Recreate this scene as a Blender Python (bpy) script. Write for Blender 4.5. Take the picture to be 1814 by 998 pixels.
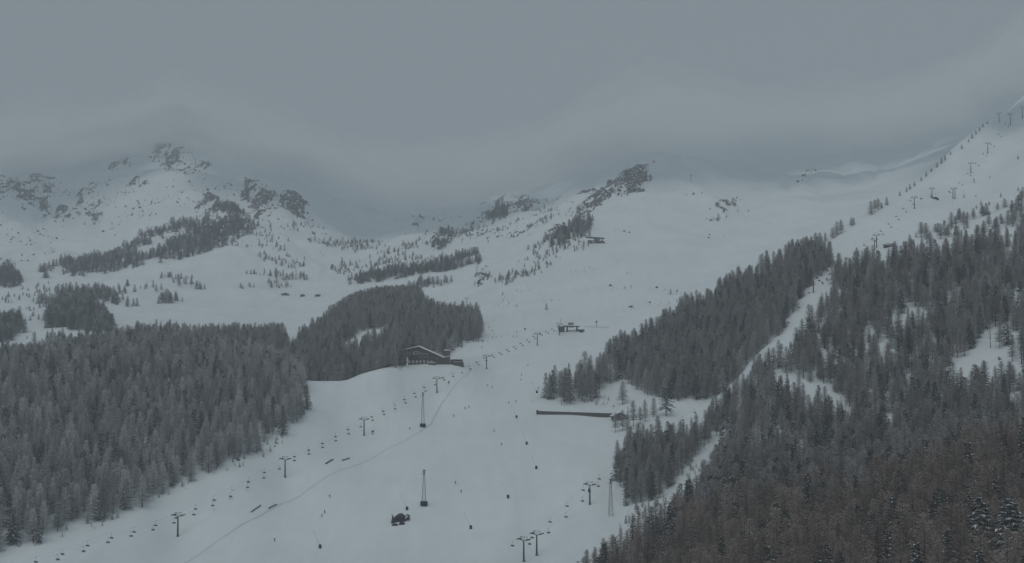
import bpy, bmesh, math, random
import numpy as np
from mathutils import Vector, Matrix

random.seed(7)
RNG = np.random.default_rng(7)
scene = bpy.context.scene
for o in list(bpy.data.objects):
    bpy.data.objects.remove(o)
COL = scene.collection

# ------------------------------------------------------------------ camera
FPX = 2200.0                      # focal length in photo pixels (1814 wide)
CX, CY = 907.0, 499.0
TH = math.radians(2.63)           # camera looks slightly up
cam_d = bpy.data.cameras.new('camera')
cam = bpy.data.objects.new('camera', cam_d)
COL.objects.link(cam)
cam_d.sensor_width = 36.0
cam_d.lens = FPX / 1814.0 * 36.0
cam_d.clip_start = 1.0
cam_d.clip_end = 30000.0
CAMZ = 200.0
cam.location = (0, 0, CAMZ)
cam.rotation_euler = (math.radians(90) + TH, 0, 0)
scene.camera = cam

# ------------------------------------------------------------------ light
SUN_EL, SUN_AZ = math.radians(50), math.radians(205)
world = bpy.data.worlds.new('World')
scene.world = world
world.use_nodes = True
wn = world.node_tree
wn.nodes.clear()
w_out = wn.nodes.new('ShaderNodeOutputWorld')
w_bg = wn.nodes.new('ShaderNodeBackground')
w_sky = wn.nodes.new('ShaderNodeTexSky')
w_sky.sky_type = 'NISHITA'
w_sky.sun_disc = False
w_sky.sun_elevation = SUN_EL
w_sky.sun_rotation = SUN_AZ
w_mix = wn.nodes.new('ShaderNodeMix')
w_mix.data_type = 'RGBA'
w_mix.inputs[0].default_value = 0.94            # closed cloud deck hides nearly all of the blue
wn.links.new(w_sky.outputs[0], w_mix.inputs[6])
w_mix.inputs[7].default_value = (2.24, 2.58, 2.81, 1)
wn.links.new(w_mix.outputs[2], w_bg.inputs[0])
w_bg.inputs[1].default_value = 0.1
wn.links.new(w_bg.outputs[0], w_out.inputs[0])

sun_d = bpy.data.lights.new('sun', 'SUN')
sun_d.energy = 0.69
sun_d.angle = math.radians(50)
sun_d.color = (1.0, 0.99, 0.965)
sun = bpy.data.objects.new('sun', sun_d)
COL.objects.link(sun)
# sun_rotation is measured clockwise from +Y seen from above
sdir = Vector((math.sin(SUN_AZ) * math.cos(SUN_EL), math.cos(SUN_AZ) * math.cos(SUN_EL), math.sin(SUN_EL)))
sun.rotation_euler = sdir.to_track_quat('Z', 'Y').to_euler()
sun.location = (0, 0, 900)

vs = scene.view_settings
vs.view_transform = 'Standard'
vs.look = 'None'
vs.exposure = 0.0
vs.gamma = 1.0
vs.use_curve_mapping = False
scene.cycles.use_denoising = True
scene.cycles.max_bounces = 16
scene.cycles.diffuse_bounces = 3
scene.cycles.glossy_bounces = 1
scene.cycles.transmission_bounces = 1
scene.cycles.transparent_max_bounces = 4
scene.cycles.volume_bounces = 10
scene.cycles.use_adaptive_sampling = True
scene.cycles.adaptive_threshold = 0.02

# ------------------------------------------------------------------ helpers
CT, ST = math.cos(TH), math.sin(TH)

def ray(px, py):
    """pixel of the photograph -> (x/D, z/D) of the sight line"""
    u = (px - CX) / FPX
    v = (CY - py) / FPX
    k = CT - v * ST
    return u / k, (v * CT + ST) / k

def project(x, y, z):
    """world -> photo pixel (numpy arrays)"""
    zz = z - CAMZ
    yc = y * CT + zz * ST
    zc = -y * ST + zz * CT
    return CX + FPX * x / yc, CY - FPX * zc / yc

def hash2(ix, iy, seed):
    h = (ix.astype(np.int64) * 374761393 + iy.astype(np.int64) * 668265263 + seed * 1442695041) & 0xffffffff
    h = ((h ^ (h >> 13)) * 1274126177) & 0xffffffff
    h = h ^ (h >> 16)
    return (h & 0xffffff) / float(0xffffff)

def vnoise(x, y, seed=0):
    ix, iy = np.floor(x), np.floor(y)
    fx, fy = x - ix, y - iy
    fx = fx * fx * (3 - 2 * fx); fy = fy * fy * (3 - 2 * fy)
    a = hash2(ix, iy, seed); b = hash2(ix + 1, iy, seed)
    c = hash2(ix, iy + 1, seed); d = hash2(ix + 1, iy + 1, seed)
    return (a + (b - a) * fx) * (1 - fy) + (c + (d - c) * fx) * fy - 0.5

def fbm(x, y, oct=4, seed=0, gain=0.5):
    s = 0; a = 1.0
    for i in range(oct):
        s = s + a * vnoise(x * 2 ** i + 17.3 * i, y * 2 ** i - 9.1 * i, seed + i)
        a *= gain
    return s

def in_poly(px, py, poly):
    inside = np.zeros(px.shape, bool)
    n = len(poly)
    for i in range(n):
        x0, y0 = poly[i]; x1, y1 = poly[(i + 1) % n]
        if y0 == y1:
            continue
        c = ((y0 > py) != (y1 > py)) & (px < (x1 - x0) * (py - y0) / (y1 - y0) + x0)
        inside ^= c
    return inside

def smooth(a, b, x):
    t = np.clip((x - a) / (b - a), 0, 1)
    return t * t * (3 - 2 * t)

class MB:
    """collects simple solids and links them as one mesh object"""
    def __init__(self):
        self.v = []; self.f = []; self.m = []
    def add(self, vs, fs, mi=0):
        n = len(self.v)
        self.v += [tuple(p) for p in vs]
        self.f += [tuple(i + n for i in f) for f in fs]
        self.m += [mi] * len(fs)
        return self
    def box(self, cx, cy, cz, sx, sy, sz, mi=0, rot=None):
        p = [Vector((sx * a / 2, sy * b / 2, sz * c / 2)) for a in (-1, 1) for b in (-1, 1) for c in (-1, 1)]
        if rot is not None:
            p = [rot @ q for q in p]
        p = [q + Vector((cx, cy, cz)) for q in p]
        return self.add(p, [(0, 1, 3, 2), (4, 6, 7, 5), (0, 4, 5, 1), (2, 3, 7, 6), (0, 2, 6, 4), (1, 5, 7, 3)], mi)
    def tube(self, pts, radii, n=6, mi=0, cap=True):
        pts = [Vector(p) for p in pts]
        if not hasattr(radii, '__len__'):
            radii = [radii] * len(pts)
        vs = []; fs = []
        for i, p in enumerate(pts):
            d = (pts[min(i + 1, len(pts) - 1)] - pts[max(i - 1, 0)]).normalized()
            a = d.cross(Vector((0, 0, 1)) if abs(d.z) < 0.9 else Vector((1, 0, 0))).normalized()
            b = d.cross(a)
            for k in range(n):
                t = 2 * math.pi * k / n
                vs.append(p + radii[i] * (math.cos(t) * a + math.sin(t) * b))
        for i in range(len(pts) - 1):
            for k in range(n):
                k2 = (k + 1) % n
                fs.append((i * n + k, i * n + k2, (i + 1) * n + k2, (i + 1) * n + k))
        if cap:
            fs.append(tuple(range(n - 1, -1, -1)))
            fs.append(tuple(range((len(pts) - 1) * n, len(pts) * n)))
        return self.add(vs, fs, mi)
    def bar(self, a, b, w, h=None, mi=0):
        """square bar between two points"""
        a = Vector(a); b = Vector(b); h = h or w
        d = (b - a).normalized()
        s = d.cross(Vector((0, 0, 1)) if abs(d.z) < 0.95 else Vector((0, 1, 0))).normalized()
        t = d.cross(s)
        vs = [p + i * s * w / 2 + j * t * h / 2 for p in (a, b) for i, j in ((-1, -1), (1, -1), (1, 1), (-1, 1))]
        return self.add(vs, [(3, 2, 1, 0), (4, 5, 6, 7), (0, 1, 5, 4), (1, 2, 6, 5), (2, 3, 7, 6), (3, 0, 4, 7)], mi)
    def prism(self, prof, y0, y1, mi=0):
        """profile in x/z extruded along y"""
        n = len(prof)
        vs = [(x, y0, z) for x, z in prof] + [(x, y1, z) for x, z in prof]
        fs = [tuple(range(n)), tuple(range(2 * n - 1, n - 1, -1))]
        for i in range(n):
            j = (i + 1) % n
            fs.append((i, i + n, j + n, j))
        return self.add(vs, fs, mi)
    def mesh(self, name, mats, smooth_shade=False):
        me = bpy.data.meshes.new(name)
        me.from_pydata(self.v, [], self.f)
        for m in (mats if isinstance(mats, (list, tuple)) else [mats]):
            me.materials.append(m)
        me.polygons.foreach_set('material_index', self.m)
        if smooth_shade:
            me.polygons.foreach_set('use_smooth', [True] * len(self.f))
        me.update()
        return me
    def build(self, name, mats, parent=None, smooth_shade=False):
        return link(name, self.mesh(name, mats, smooth_shade), parent)

def link(name, data, parent=None):
    o = bpy.data.objects.new(name, data)
    COL.objects.link(o)
    if parent is not None:
        o.parent = parent
    return o

def tag(o, label=None, cat=None, group=None, kind=None):
    if label: o['label'] = label
    if cat: o['category'] = cat
    if group: o['group'] = group
    if kind: o['kind'] = kind
    return o

def empty(name, loc, rz=0.0, scale=1.0):
    o = link(name, None)
    o.location = loc
    o.rotation_euler = (0, 0, rz)
    o.scale = (scale,) * 3
    o.empty_display_size = 0.5
    return o

def copy_tree(o, parent=None):
    c = o.copy()
    COL.objects.link(c)
    c.parent = parent
    for ch in KIDS.get(o, ()):  # filled when a prototype is complete
        copy_tree(ch, c)
    return c

KIDS = {}
def register(o):
    KIDS[o] = list(o.children)
    for c in KIDS[o]:
        register(c)
    return o

# ------------------------------------------------------------------ materials
def mat(name, rgb, rough=0.8, var=0.0, scale=1.0, metallic=0.0, bump=0.0, spec=0.3, rnd=0.0):
    m = bpy.data.materials.new(name)
    m.use_nodes = True
    nt = m.node_tree
    b = nt.nodes['Principled BSDF']
    b.inputs['Base Color'].default_value = (*rgb, 1)
    b.inputs['Roughness'].default_value = rough
    b.inputs['Metallic'].default_value = metallic
    b.inputs['Specular IOR Level'].default_value = spec
    if var or bump or rnd:
        tc = nt.nodes.new('ShaderNodeTexCoord')
        nz = nt.nodes.new('ShaderNodeTexNoise')
        nz.inputs['Scale'].default_value = scale
        nz.inputs['Detail'].default_value = 5
        nt.links.new(tc.outputs['Object'], nz.inputs['Vector'])
        mr = nt.nodes.new('ShaderNodeMapRange')
        mr.inputs[1].default_value = 0.3; mr.inputs[2].default_value = 0.7
        mr.inputs[3].default_value = 1 - var; mr.inputs[4].default_value = 1 + var
        nt.links.new(nz.outputs[0], mr.inputs[0])
        val = mr.outputs[0]
        if rnd:
            oi = nt.nodes.new('ShaderNodeObjectInfo')
            mr2 = nt.nodes.new('ShaderNodeMapRange')
            mr2.inputs[3].default_value = 1 - rnd; mr2.inputs[4].default_value = 1 + rnd
            nt.links.new(oi.outputs['Random'], mr2.inputs[0])
            mu = nt.nodes.new('ShaderNodeMath'); mu.operation = 'MULTIPLY'
            nt.links.new(val, mu.inputs[0]); nt.links.new(mr2.outputs[0], mu.inputs[1])
            val = mu.outputs[0]
        vm = nt.nodes.new('ShaderNodeVectorMath'); vm.operation = 'SCALE'
        vm.inputs[0].default_value = rgb
        nt.links.new(val, vm.inputs['Scale'])
        nt.links.new(vm.outputs[0], b.inputs['Base Color'])
        if bump:
            bp = nt.nodes.new('ShaderNodeBump')
            bp.inputs['Strength'].default_value = bump
            bp.inputs['Distance'].default_value = 0.3
            nt.links.new(nz.outputs[0], bp.inputs['Height'])
            nt.links.new(bp.outputs[0], b.inputs['Normal'])
    return m

M = {}
M['steel'] = mat('dark_galvanised_steel', (0.045, 0.055, 0.062), 0.5, 0.2, 2.0, 0.3)
M['steel_pale'] = mat('weathered_steel', (0.16, 0.18, 0.19), 0.55, 0.2, 2.0, 0.3)
M['chair_steel'] = mat('chair_steel', (0.10, 0.115, 0.125), 0.5, 0.2, 2.0)
M['rope'] = mat('steel_rope', (0.12, 0.13, 0.14), 0.5)
M['seat'] = mat('chair_seat', (0.05, 0.055, 0.065), 0.6, 0.2, 3.0)
M['pad'] = mat('blue_black_padding', (0.018, 0.022, 0.045), 0.7, 0.25, 2.0)
M['box'] = mat('dark_green_padding', (0.016, 0.024, 0.028), 0.7, 0.25, 2.0)
M['wood'] = mat('weathered_dark_timber', (0.075, 0.068, 0.065), 0.85, 0.35, 1.5, bump=0.2)
M['wood2'] = mat('grey_brown_boards', (0.085, 0.078, 0.076), 0.85, 0.3, 1.2, bump=0.2)
M['plaster'] = mat('pale_plaster', (0.42, 0.42, 0.41), 0.9, 0.08, 0.6)
M['stone'] = mat('masonry', (0.17, 0.165, 0.16), 0.9, 0.2, 1.5, bump=0.3)
M['glass'] = mat('window_glass', (0.05, 0.06, 0.07), 0.1, spec=0.6)
M['snowcap'] = mat('packed_roof_snow', (0.80, 0.82, 0.85), 0.8, 0.04, 0.7)
M['white'] = mat('white_paint', (0.72, 0.73, 0.74), 0.6)
M['black'] = mat('black_rubber', (0.028, 0.029, 0.033), 0.7, 0.2, 2.0)
M['groomer'] = mat('groomer_dark_paint', (0.034, 0.034, 0.044), 0.6, 0.2, 2.0)
M['bluedye'] = mat('blue_dyed_snow', (0.615, 0.66, 0.72), 0.85, 0.06, 0.35)
M['rail'] = mat('grey_padding_rolls', (0.05, 0.06, 0.07), 0.7, 0.2, 2.0)
M['net'] = mat('dark_safety_net', (0.05, 0.05, 0.065), 0.9, 0.2, 3.0)
M['cream'] = mat('cream_canvas', (0.50, 0.50, 0.48), 0.9, 0.06, 1.0)
M['trunk'] = mat('larch_bark', (0.075, 0.062, 0.055), 0.95, 0.3, 2.0)
M['frost'] = mat('frosted_larch_twigs', (0.46, 0.465, 0.47), 0.95, 0.2, 0.5, rnd=0.36)
M['larch'] = mat('grey_larch_twigs', (0.33, 0.322, 0.322), 0.95, 0.2, 0.5, rnd=0.34)
M['brown'] = mat('brown_larch_twigs', (0.285, 0.24, 0.214), 0.95, 0.25, 0.5, rnd=0.34)
M['needle'] = mat('dark_needles', (0.06, 0.07, 0.066), 0.9, 0.3, 0.8, rnd=0.3)
M['clump'] = mat('snow_on_branches', (0.68, 0.70, 0.73), 0.9)
M['shrub'] = mat('shrub_twigs', (0.075, 0.07, 0.068), 0.95, 0.3, 2.0, rnd=0.3)
M['skin'] = mat('face_skin', (0.45, 0.28, 0.21), 0.6)
M['boot'] = mat('ski_boots', (0.02, 0.02, 0.022), 0.5)
M['trouser'] = mat('dark_ski_trousers', (0.02, 0.022, 0.028), 0.8)
for nm, c in (('navy', (0.02, 0.03, 0.07)), ('charcoal', (0.03, 0.03, 0.033)), ('red', (0.16, 0.022, 0.025)), ('teal', (0.02, 0.07, 0.08))):
    M['jacket_' + nm] = mat(nm + '_ski_jacket', c, 0.8)
# ------------------------------------------------------------------ terrain
# control points of the land: photo pixel and distance in metres along the view
CP = []
def cps(*rows):
    for r in rows: CP.append(r)
# ground below the frame and the fore-slope
for px in (-900, -250, 200, 600, 900):
    cps((px, 1110, 530), (px, 1450, 360), (px, 2300, 170))
for px, d in ((1100, 470), (1300, 380), (1500, 345), (1814, 300), (2100, 290), (2800, 280)):
    cps((px, 1110, d), (px, 1600, d * .55))
cps((0, 998, 600), (200, 998, 622), (400, 998, 630), (600, 998, 638), (800, 998, 645), (951, 992, 655), (1010, 1000, 620),
    (1100, 1000, 560), (1300, 1000, 470), (1500, 1000, 420), (1700, 1000, 395), (1814, 1000, 380), (2100, 1000, 350), (2800, 1000, 330))
# piste beside the chairlift
cps((315, 952, 677), (505, 848, 777), (645, 773, 873), (774, 697, 986), (862, 655, 1080), (952, 612, 1198), (991, 594, 1257))
cps((751, 897, 718), (750, 757, 885), (600, 870, 750), (850, 790, 850), (950, 830, 790), (1045, 893, 707), (1082, 915, 690), (900, 883, 727),
    (950, 690, 1000), (915, 738, 925), (1000, 770, 870), (930, 640, 1110), (1030, 620, 1180), (1000, 800, 820))
# forest edge left of the piste, mound in front of the lodge
cps((100, 950, 640), (240, 905, 690), (330, 862, 730), (400, 832, 755), (500, 785, 810), (545, 740, 860), (548, 686, 920), (590, 680, 938),
    (640, 666, 962), (680, 653, 990), (712, 647, 1012), (760, 643, 1040), (800, 641, 1048), (832, 645, 1062), (600, 740, 890), (650, 700, 930), (720, 680, 980))
# left wood
cps((0, 800, 730), (100, 800, 745), (250, 760, 800), (400, 720, 850), (500, 700, 890), (0, 700, 830), (150, 680, 890), (300, 650, 950), (450, 660, 960),
    (0, 655, 900), (120, 637, 970), (230, 617, 1030), (330, 624, 1030), (450, 644, 1010), (530, 672, 970))
cps((0, 668, 1080), (120, 655, 1180), (230, 645, 1220), (400, 655, 1200), (520, 672, 1130), (600, 708, 1050), (680, 684, 1095), (760, 662, 1130))
# valley left
cps((50, 612, 1450), (0, 622, 1380), (150, 595, 1500), (230, 605, 1440), (300, 618, 1390), (400, 622, 1370), (480, 628, 1340), (100, 570, 1620), (30, 585, 1560), (0, 545, 1800),
    (200, 535, 1880), (250, 560, 1700), (400, 560, 1760), (450, 550, 1850), (520, 580, 1680), (500, 600, 1540), (350, 520, 2000), (500, 522, 2040), (560, 520, 2050))
# wooded knoll behind the lodge
cps((560, 640, 1230), (600, 640, 1200), (700, 615, 1250), (780, 610, 1230), (850, 600, 1240), (640, 600, 1320), (520, 612, 1400), (600, 568, 1520), (650, 535, 1650),
    (700, 530, 1640), (745, 532, 1580), (800, 572, 1400), (850, 580, 1330), (740, 560, 1450), (855, 572, 1385))
cps((650, 545, 1800), (740, 545, 1750), (800, 555, 1560), (640, 505, 2000), (740, 500, 1980), (740, 485, 2060), (830, 480, 2020), (850, 468, 2060), (800, 525, 1720), (760, 517, 1820))
# far centre
cps((700, 452, 2300), (770, 442, 2400), (850, 385, 2800), (900, 352, 2950), (960, 365, 2750), (740, 392, 2900), (640, 385, 3100), (640, 425, 2700), (600, 480, 2270), (820, 430, 2400),
    (900, 430, 2250), (900, 500, 1680), (960, 470, 1780), (880, 545, 1500))
# open bowl above the station
cps((1000, 565, 1360), (1150, 545, 1380), (1100, 500, 1560), (1000, 530, 1480), (1200, 435, 1800), (1300, 385, 2050), (1400, 335, 2350), (1200, 355, 2120), (1224, 322, 2230),
    (1150, 318, 2260), (1100, 360, 2100), (1040, 400, 1940), (1055, 432, 1810), (980, 448, 1790), (1060, 340, 2330), (1300, 310, 2600), (1500, 290, 2700), (1650, 250, 2800), (1150, 280, 2600), (1000, 350, 2650))
# timber wall, hut, snow gap, lower right edge of the piste
cps((953, 735, 932), (1085, 739, 922), (1100, 745, 905), (1120, 757, 880), (1200, 727, 930), (1250, 722, 930), (1100, 805, 808), (1105, 892, 715), (1170, 882, 715),
    (1230, 832, 750), (1170, 800, 785), (1250, 770, 815), (1300, 740, 840), (1290, 790, 790), (980, 708, 972), (1060, 710, 972), (1020, 680, 1015))
# right-hand mountainside
cps((1160, 968, 560), (1300, 945, 515), (1450, 905, 515), (1560, 903, 500), (1700, 865, 490), (1814, 835, 480), (2100, 800, 470), (2800, 800, 450))
cps((1230, 900, 640), (1300, 875, 640), (1450, 850, 650), (1590, 842, 645), (1700, 805, 640), (1814, 780, 625))
cps((1350, 790, 730), (1400, 765, 755), (1500, 710, 820), (1600, 655, 850), (1700, 695, 765), (1814, 690, 725), (1350, 660, 860), (1400, 590, 930), (1441, 518, 1010), (1470, 492, 1060), (1553, 441, 1150),
    (1500, 620, 900), (1500, 560, 960), (1600, 560, 950), (1700, 540, 950), (1814, 520, 940), (1650, 470, 1050), (1814, 425, 1070), (2100, 400, 1050), (2800, 400, 1000),
    (1620, 370, 1253), (1690, 353, 1330), (1720, 307, 1430), (1750, 274, 1500), (1790, 225, 1610), (1814, 300, 1300), (2100, 280, 1300))
cps((1100, 668, 1030), (1250, 690, 970), (1300, 655, 965), (1200, 625, 1075), (1300, 565, 1075), (1370, 520, 1080), (1090, 635, 1110), (1160, 592, 1150), (1240, 552, 1150), (1340, 495, 1150), (1400, 460, 1160),
    (1450, 437, 1190), (1500, 405, 1225), (1550, 376, 1265), (1620, 330, 1350), (1700, 264, 1480), (1745, 219, 1580), (1814, 168, 1700), (2100, 120, 1700), (2800, 120, 1700))
cps((1160, 560, 1300), (1240, 532, 1360), (1340, 485, 1400), (1400, 455, 1420), (1450, 438, 1450), (1550, 390, 1520), (1620, 350, 1600), (1700, 295, 1750), (1814, 210, 1900), (1240, 500, 1600), (1400, 400, 1920), (1550, 345, 2150), (1700, 260, 2400), (1814, 200, 2500), (2100, 150, 2400))
# far left mountain
cps((60, 492, 2150), (200, 490, 2160), (350, 470, 2220), (100, 482, 2210), (250, 442, 2350), (340, 412, 2450), (0, 440, 2470), (100, 440, 2520), (200, 405, 2700), (400, 430, 2350), (450, 382, 2550), (540, 392, 2560),
    (470, 332, 2800), (380, 352, 2760), (320, 292, 3000), (250, 302, 3000), (100, 352, 2880), (0, 342, 2800), (200, 332, 2930), (590, 422, 2520), (330, 240, 3200), (450, 302, 3000), (600, 365, 3020), (0, 490, 2150))
for px in (-250, -900):
    cps((px, 800, 700), (px, 650, 850), (px, 665, 1080), (px, 610, 1450), (px, 540, 1800), (px, 440, 2470), (px, 340, 2850))
for px, py in ((-900, 250), (-250, 240), (100, 230), (300, 190), (500, 260), (700, 330), (900, 300), (1100, 250), (1400, 230), (1700, 180), (2100, 100), (2800, 100)):
    cps((px, py + 60, 3600), (px, 430, 5200))

_cp = np.array(CP, float)
_a, _e = ray(_cp[:, 0], _cp[:, 1])
AK = 3.6
_P = np.stack([_a * AK, np.log(_cp[:, 2] / 1000)], 1)
def _phi(d2): return -np.sqrt(d2 + 0.035 ** 2)
_n = len(_P)
_A = np.zeros((_n + 3, _n + 3))
_A[:_n, :_n] = _phi(((_P[:, None] - _P[None]) ** 2).sum(2)) + 0.002 * np.eye(_n)
_A[:_n, _n] = 1; _A[:_n, _n + 1:] = _P
_A[_n:, :_n] = _A[:_n, _n:].T
_w = np.linalg.solve(_A, np.concatenate([_e, np.zeros(3)]))
def elev(a, lnd):
    """terrain elevation tangent at azimuth tangent a, ln(D/1000)"""
    q = np.stack([np.ravel(a) * AK, np.ravel(lnd)], 1)
    out = np.empty(len(q))
    for i in range(0, len(q), 20000):
        c = q[i:i + 20000]
        d2 = ((c[:, None, 0] - _P[None, :, 0]) ** 2 + (c[:, None, 1] - _P[None, :, 1]) ** 2)
        out[i:i + 20000] = _phi(d2) @ _w[:_n] + _w[_n] + c @ _w[_n + 1:]
    return out.reshape(np.shape(a))

NU, ND = 541, 720
A0, A1 = -0.72, 0.72
L0, L1 = math.log(0.15), math.log(5.2)
ga = np.linspace(A0, A1, NU)
gl = np.linspace(L0, L1, ND)
# evaluate the smooth land on a coarser grid, refine bilinearly with cubic-free smoothing
_ca = np.linspace(A0, A1, 271); _cl = np.linspace(L0, L1, 241)
_CE = elev(*np.meshgrid(_ca, _cl))
def bil(grid, xa, ya, x, y):
    fx = np.clip((x - xa[0]) / (xa[1] - xa[0]), 0, len(xa) - 1.001); fy = np.clip((y - ya[0]) / (ya[1] - ya[0]), 0, len(ya) - 1.001)
    ix = fx.astype(int); iy = fy.astype(int); fx = fx - ix; fy = fy - iy
    return (grid[iy, ix] * (1 - fx) + grid[iy, ix + 1] * fx) * (1 - fy) + (grid[iy + 1, ix] * (1 - fx) + grid[iy + 1, ix + 1] * fx) * fy
GA, GL = np.meshgrid(ga, gl)
GD = np.exp(GL) * 1000
GX, GY = GA * GD, GD
GE = bil(_CE, _ca, _cl, GA, GL)
GZ = GE * GD + CAMZ
PX0, PY0 = project(GX, GY, GZ)

# rock outcrops of the far faces (outlines in the photograph, with their distance range)
ROCKS = [
    ([(-60, 322), (30, 318), (95, 322), (92, 350), (60, 372), (35, 375), (20, 345), (-60, 372)], 2500, 3200, 0.95),
    ([(68, 378), (80, 352), (95, 368), (80, 385)], 2500, 3200, 1.10),
    ([(90, 388), (105, 372), (128, 372), (142, 340), (150, 345), (140, 395), (128, 385), (110, 405)], 2500, 3200, 1.05),
    ([(150, 400), (158, 365), (175, 360), (180, 398), (168, 402)], 2500, 3200, .95),
    ([(148, 332), (160, 322), (163, 348), (152, 345)], 2500, 3200, .7),
    ([(260, 278), (280, 262), (330, 268), (375, 285), (370, 302), (320, 312), (290, 300)], 2700, 3400, .85),
    ([(180, 300), (228, 275), (232, 292), (200, 305)], 2700, 3300, .6),
    ([(226, 325), (240, 310), (262, 318), (255, 334)], 2700, 3300, .7),
    ([(360, 420), (362, 388), (380, 360), (400, 350), (430, 372), (466, 398), (455, 415), (440, 402), (420, 425), (390, 438), (370, 432)], 2300, 2900, 1.05),
    ([(428, 345), (432, 320), (465, 325), (490, 345), (530, 345), (552, 380), (530, 386), (500, 378), (470, 360), (478, 400), (462, 395)], 2400, 3000, 0.95),
    ([(345, 385), (350, 355), (375, 350), (382, 362), (360, 375)], 2350, 2900, .7),
    ([(755, 452), (775, 425), (782, 408), (800, 405), (800, 425), (780, 442)], 2200, 2700, .85),
    ([(735, 400), (745, 382), (752, 385), (745, 402)], 2500, 3000, .6),
    ([(850, 395), (870, 365), (905, 352), (948, 358), (945, 372), (900, 390), (870, 398)], 2600, 3200, 0.90),
    ([(1018, 395), (1030, 360), (1060, 340), (1090, 318), (1120, 300), (1152, 292), (1156, 318), (1130, 340), (1100, 350), (1070, 352), (1045, 372), (1032, 400)], 1800, 2500, 1.15),
    ([(970, 418), (1000, 405), (1035, 400), (1030, 425), (1005, 432), (975, 430)], 1700, 2100, .8),
    ([(835, 512), (850, 490), (870, 478), (862, 500), (850, 508)], 1650, 2200, .8),
    ([(620, 510), (650, 485), (690, 478), (660, 495)], 1850, 2300, .7),
    ([(1235, 385), (1270, 372), (1300, 355), (1315, 360), (1290, 388), (1250, 396)], 1850, 2300, .35),
    ([(1405, 330), (1425, 312), (1450, 290), (1452, 298), (1425, 322)], 2100, 2800, .4),
    ([(-60, 470), (15, 468), (22, 490), (40, 505), (20, 512), (-60, 505)], 2000, 2400, .6),
]
rock = np.zeros_like(GZ)
_jx = PX0 + 22 * fbm(GX / 35, GY / 50, 3, 31); _jy = PY0 + 16 * fbm(GX / 35, GY / 50, 3, 41)
_rn = fbm(GX / 22, GY / 70, 4, 5, .65)
for poly, d0, d1, dens in ROCKS:
    m = in_poly(_jx, _jy, poly) & (GD > d0) & (GD < d1)
    rock = np.maximum(rock, np.where(m, smooth(0.30 - .62 * dens, 0.50 - .62 * dens, _rn), 0))
# relief: gentle on the piste, rugged on the far faces and on rock
far = smooth(1500, 2600, GD)
rug = 0.25 + 8.0 * far
forest_floor = ((PX0 > 1110) & (GD < 1250)) | ((PX0 < 540) & (GD < 1150))
rug = rug + 1.0 * forest_floor * smooth(300, 500, GD)
rel = fbm(GX / 55, GY / 75, 5, 1, 0.5) * rug * 1.4
rel += np.abs(fbm(GX / 120, GY / 160, 4, 11)) * 26 * far
rel -= (1 - np.abs(2 * vnoise(GX / 70 + 3 * fbm(GX / 200, GY / 200, 2, 77), GY / 400, 78))) ** 4 * 9 * smooth(1900, 2500, GD)
rel += rock * (3 + 12 * np.abs(fbm(GX / 20, GY / 45, 3, 8)))
rel += fbm(GX / 9, GY / 14, 2, 19) * 0.16
GZ = GZ + rel
PX1, PY1 = project(GX, GY, GZ)

def ground(x, y):
    x = np.asarray(x, float); y = np.asarray(y, float)
    return bil(GZ, ga, gl, x / y, np.log(y / 1000))

_ld = np.linspace(math.log(.3), math.log(4.5), 2600)
def at(px, py, dmin=300, dmax=4500):
    """first point of the land seen through a pixel of the photograph"""
    a, e = ray(px, py)
    d = np.exp(_ld) * 1000
    g = bil(GZ, ga, gl, np.full_like(_ld, a), _ld)
    ok = ((g - CAMZ) / d >= e) & (d >= dmin) & (d <= dmax)
    i = int(np.argmax(ok)) if ok.any() else int(np.argmax((g - CAMZ) / d * ((d >= dmin) & (d <= dmax)) - 9 * ((d < dmin) | (d > dmax))))
    return Vector((a * d[i], d[i], float(g[i])))

def ground_mesh():
    nv = NU * ND
    co = np.stack([GX, GY, GZ], 2).reshape(-1, 3)
    i, j = np.meshgrid(np.arange(ND - 1), np.arange(NU - 1), indexing='ij')
    a = (i * NU + j).ravel()
    quads = np.stack([a, a + 1, a + NU + 1, a + NU], 1)
    me = bpy.data.meshes.new('snow_ground')
    me.vertices.add(nv); me.vertices.foreach_set('co', co.ravel())
    nq = len(quads)
    me.loops.add(nq * 4); me.loops.foreach_set('vertex_index', quads.ravel().astype(np.int32))
    me.polygons.add(nq)
    me.polygons.foreach_set('loop_start', np.arange(0, nq * 4, 4, dtype=np.int32))
    me.polygons.foreach_set('use_smooth', np.ones(nq, bool))
    me.update(); me.validate()
    at_ = me.attributes.new('rock', 'FLOAT', 'POINT')
    at_.data.foreach_set('value', rock.ravel().astype(np.float32))
    return me

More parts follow.
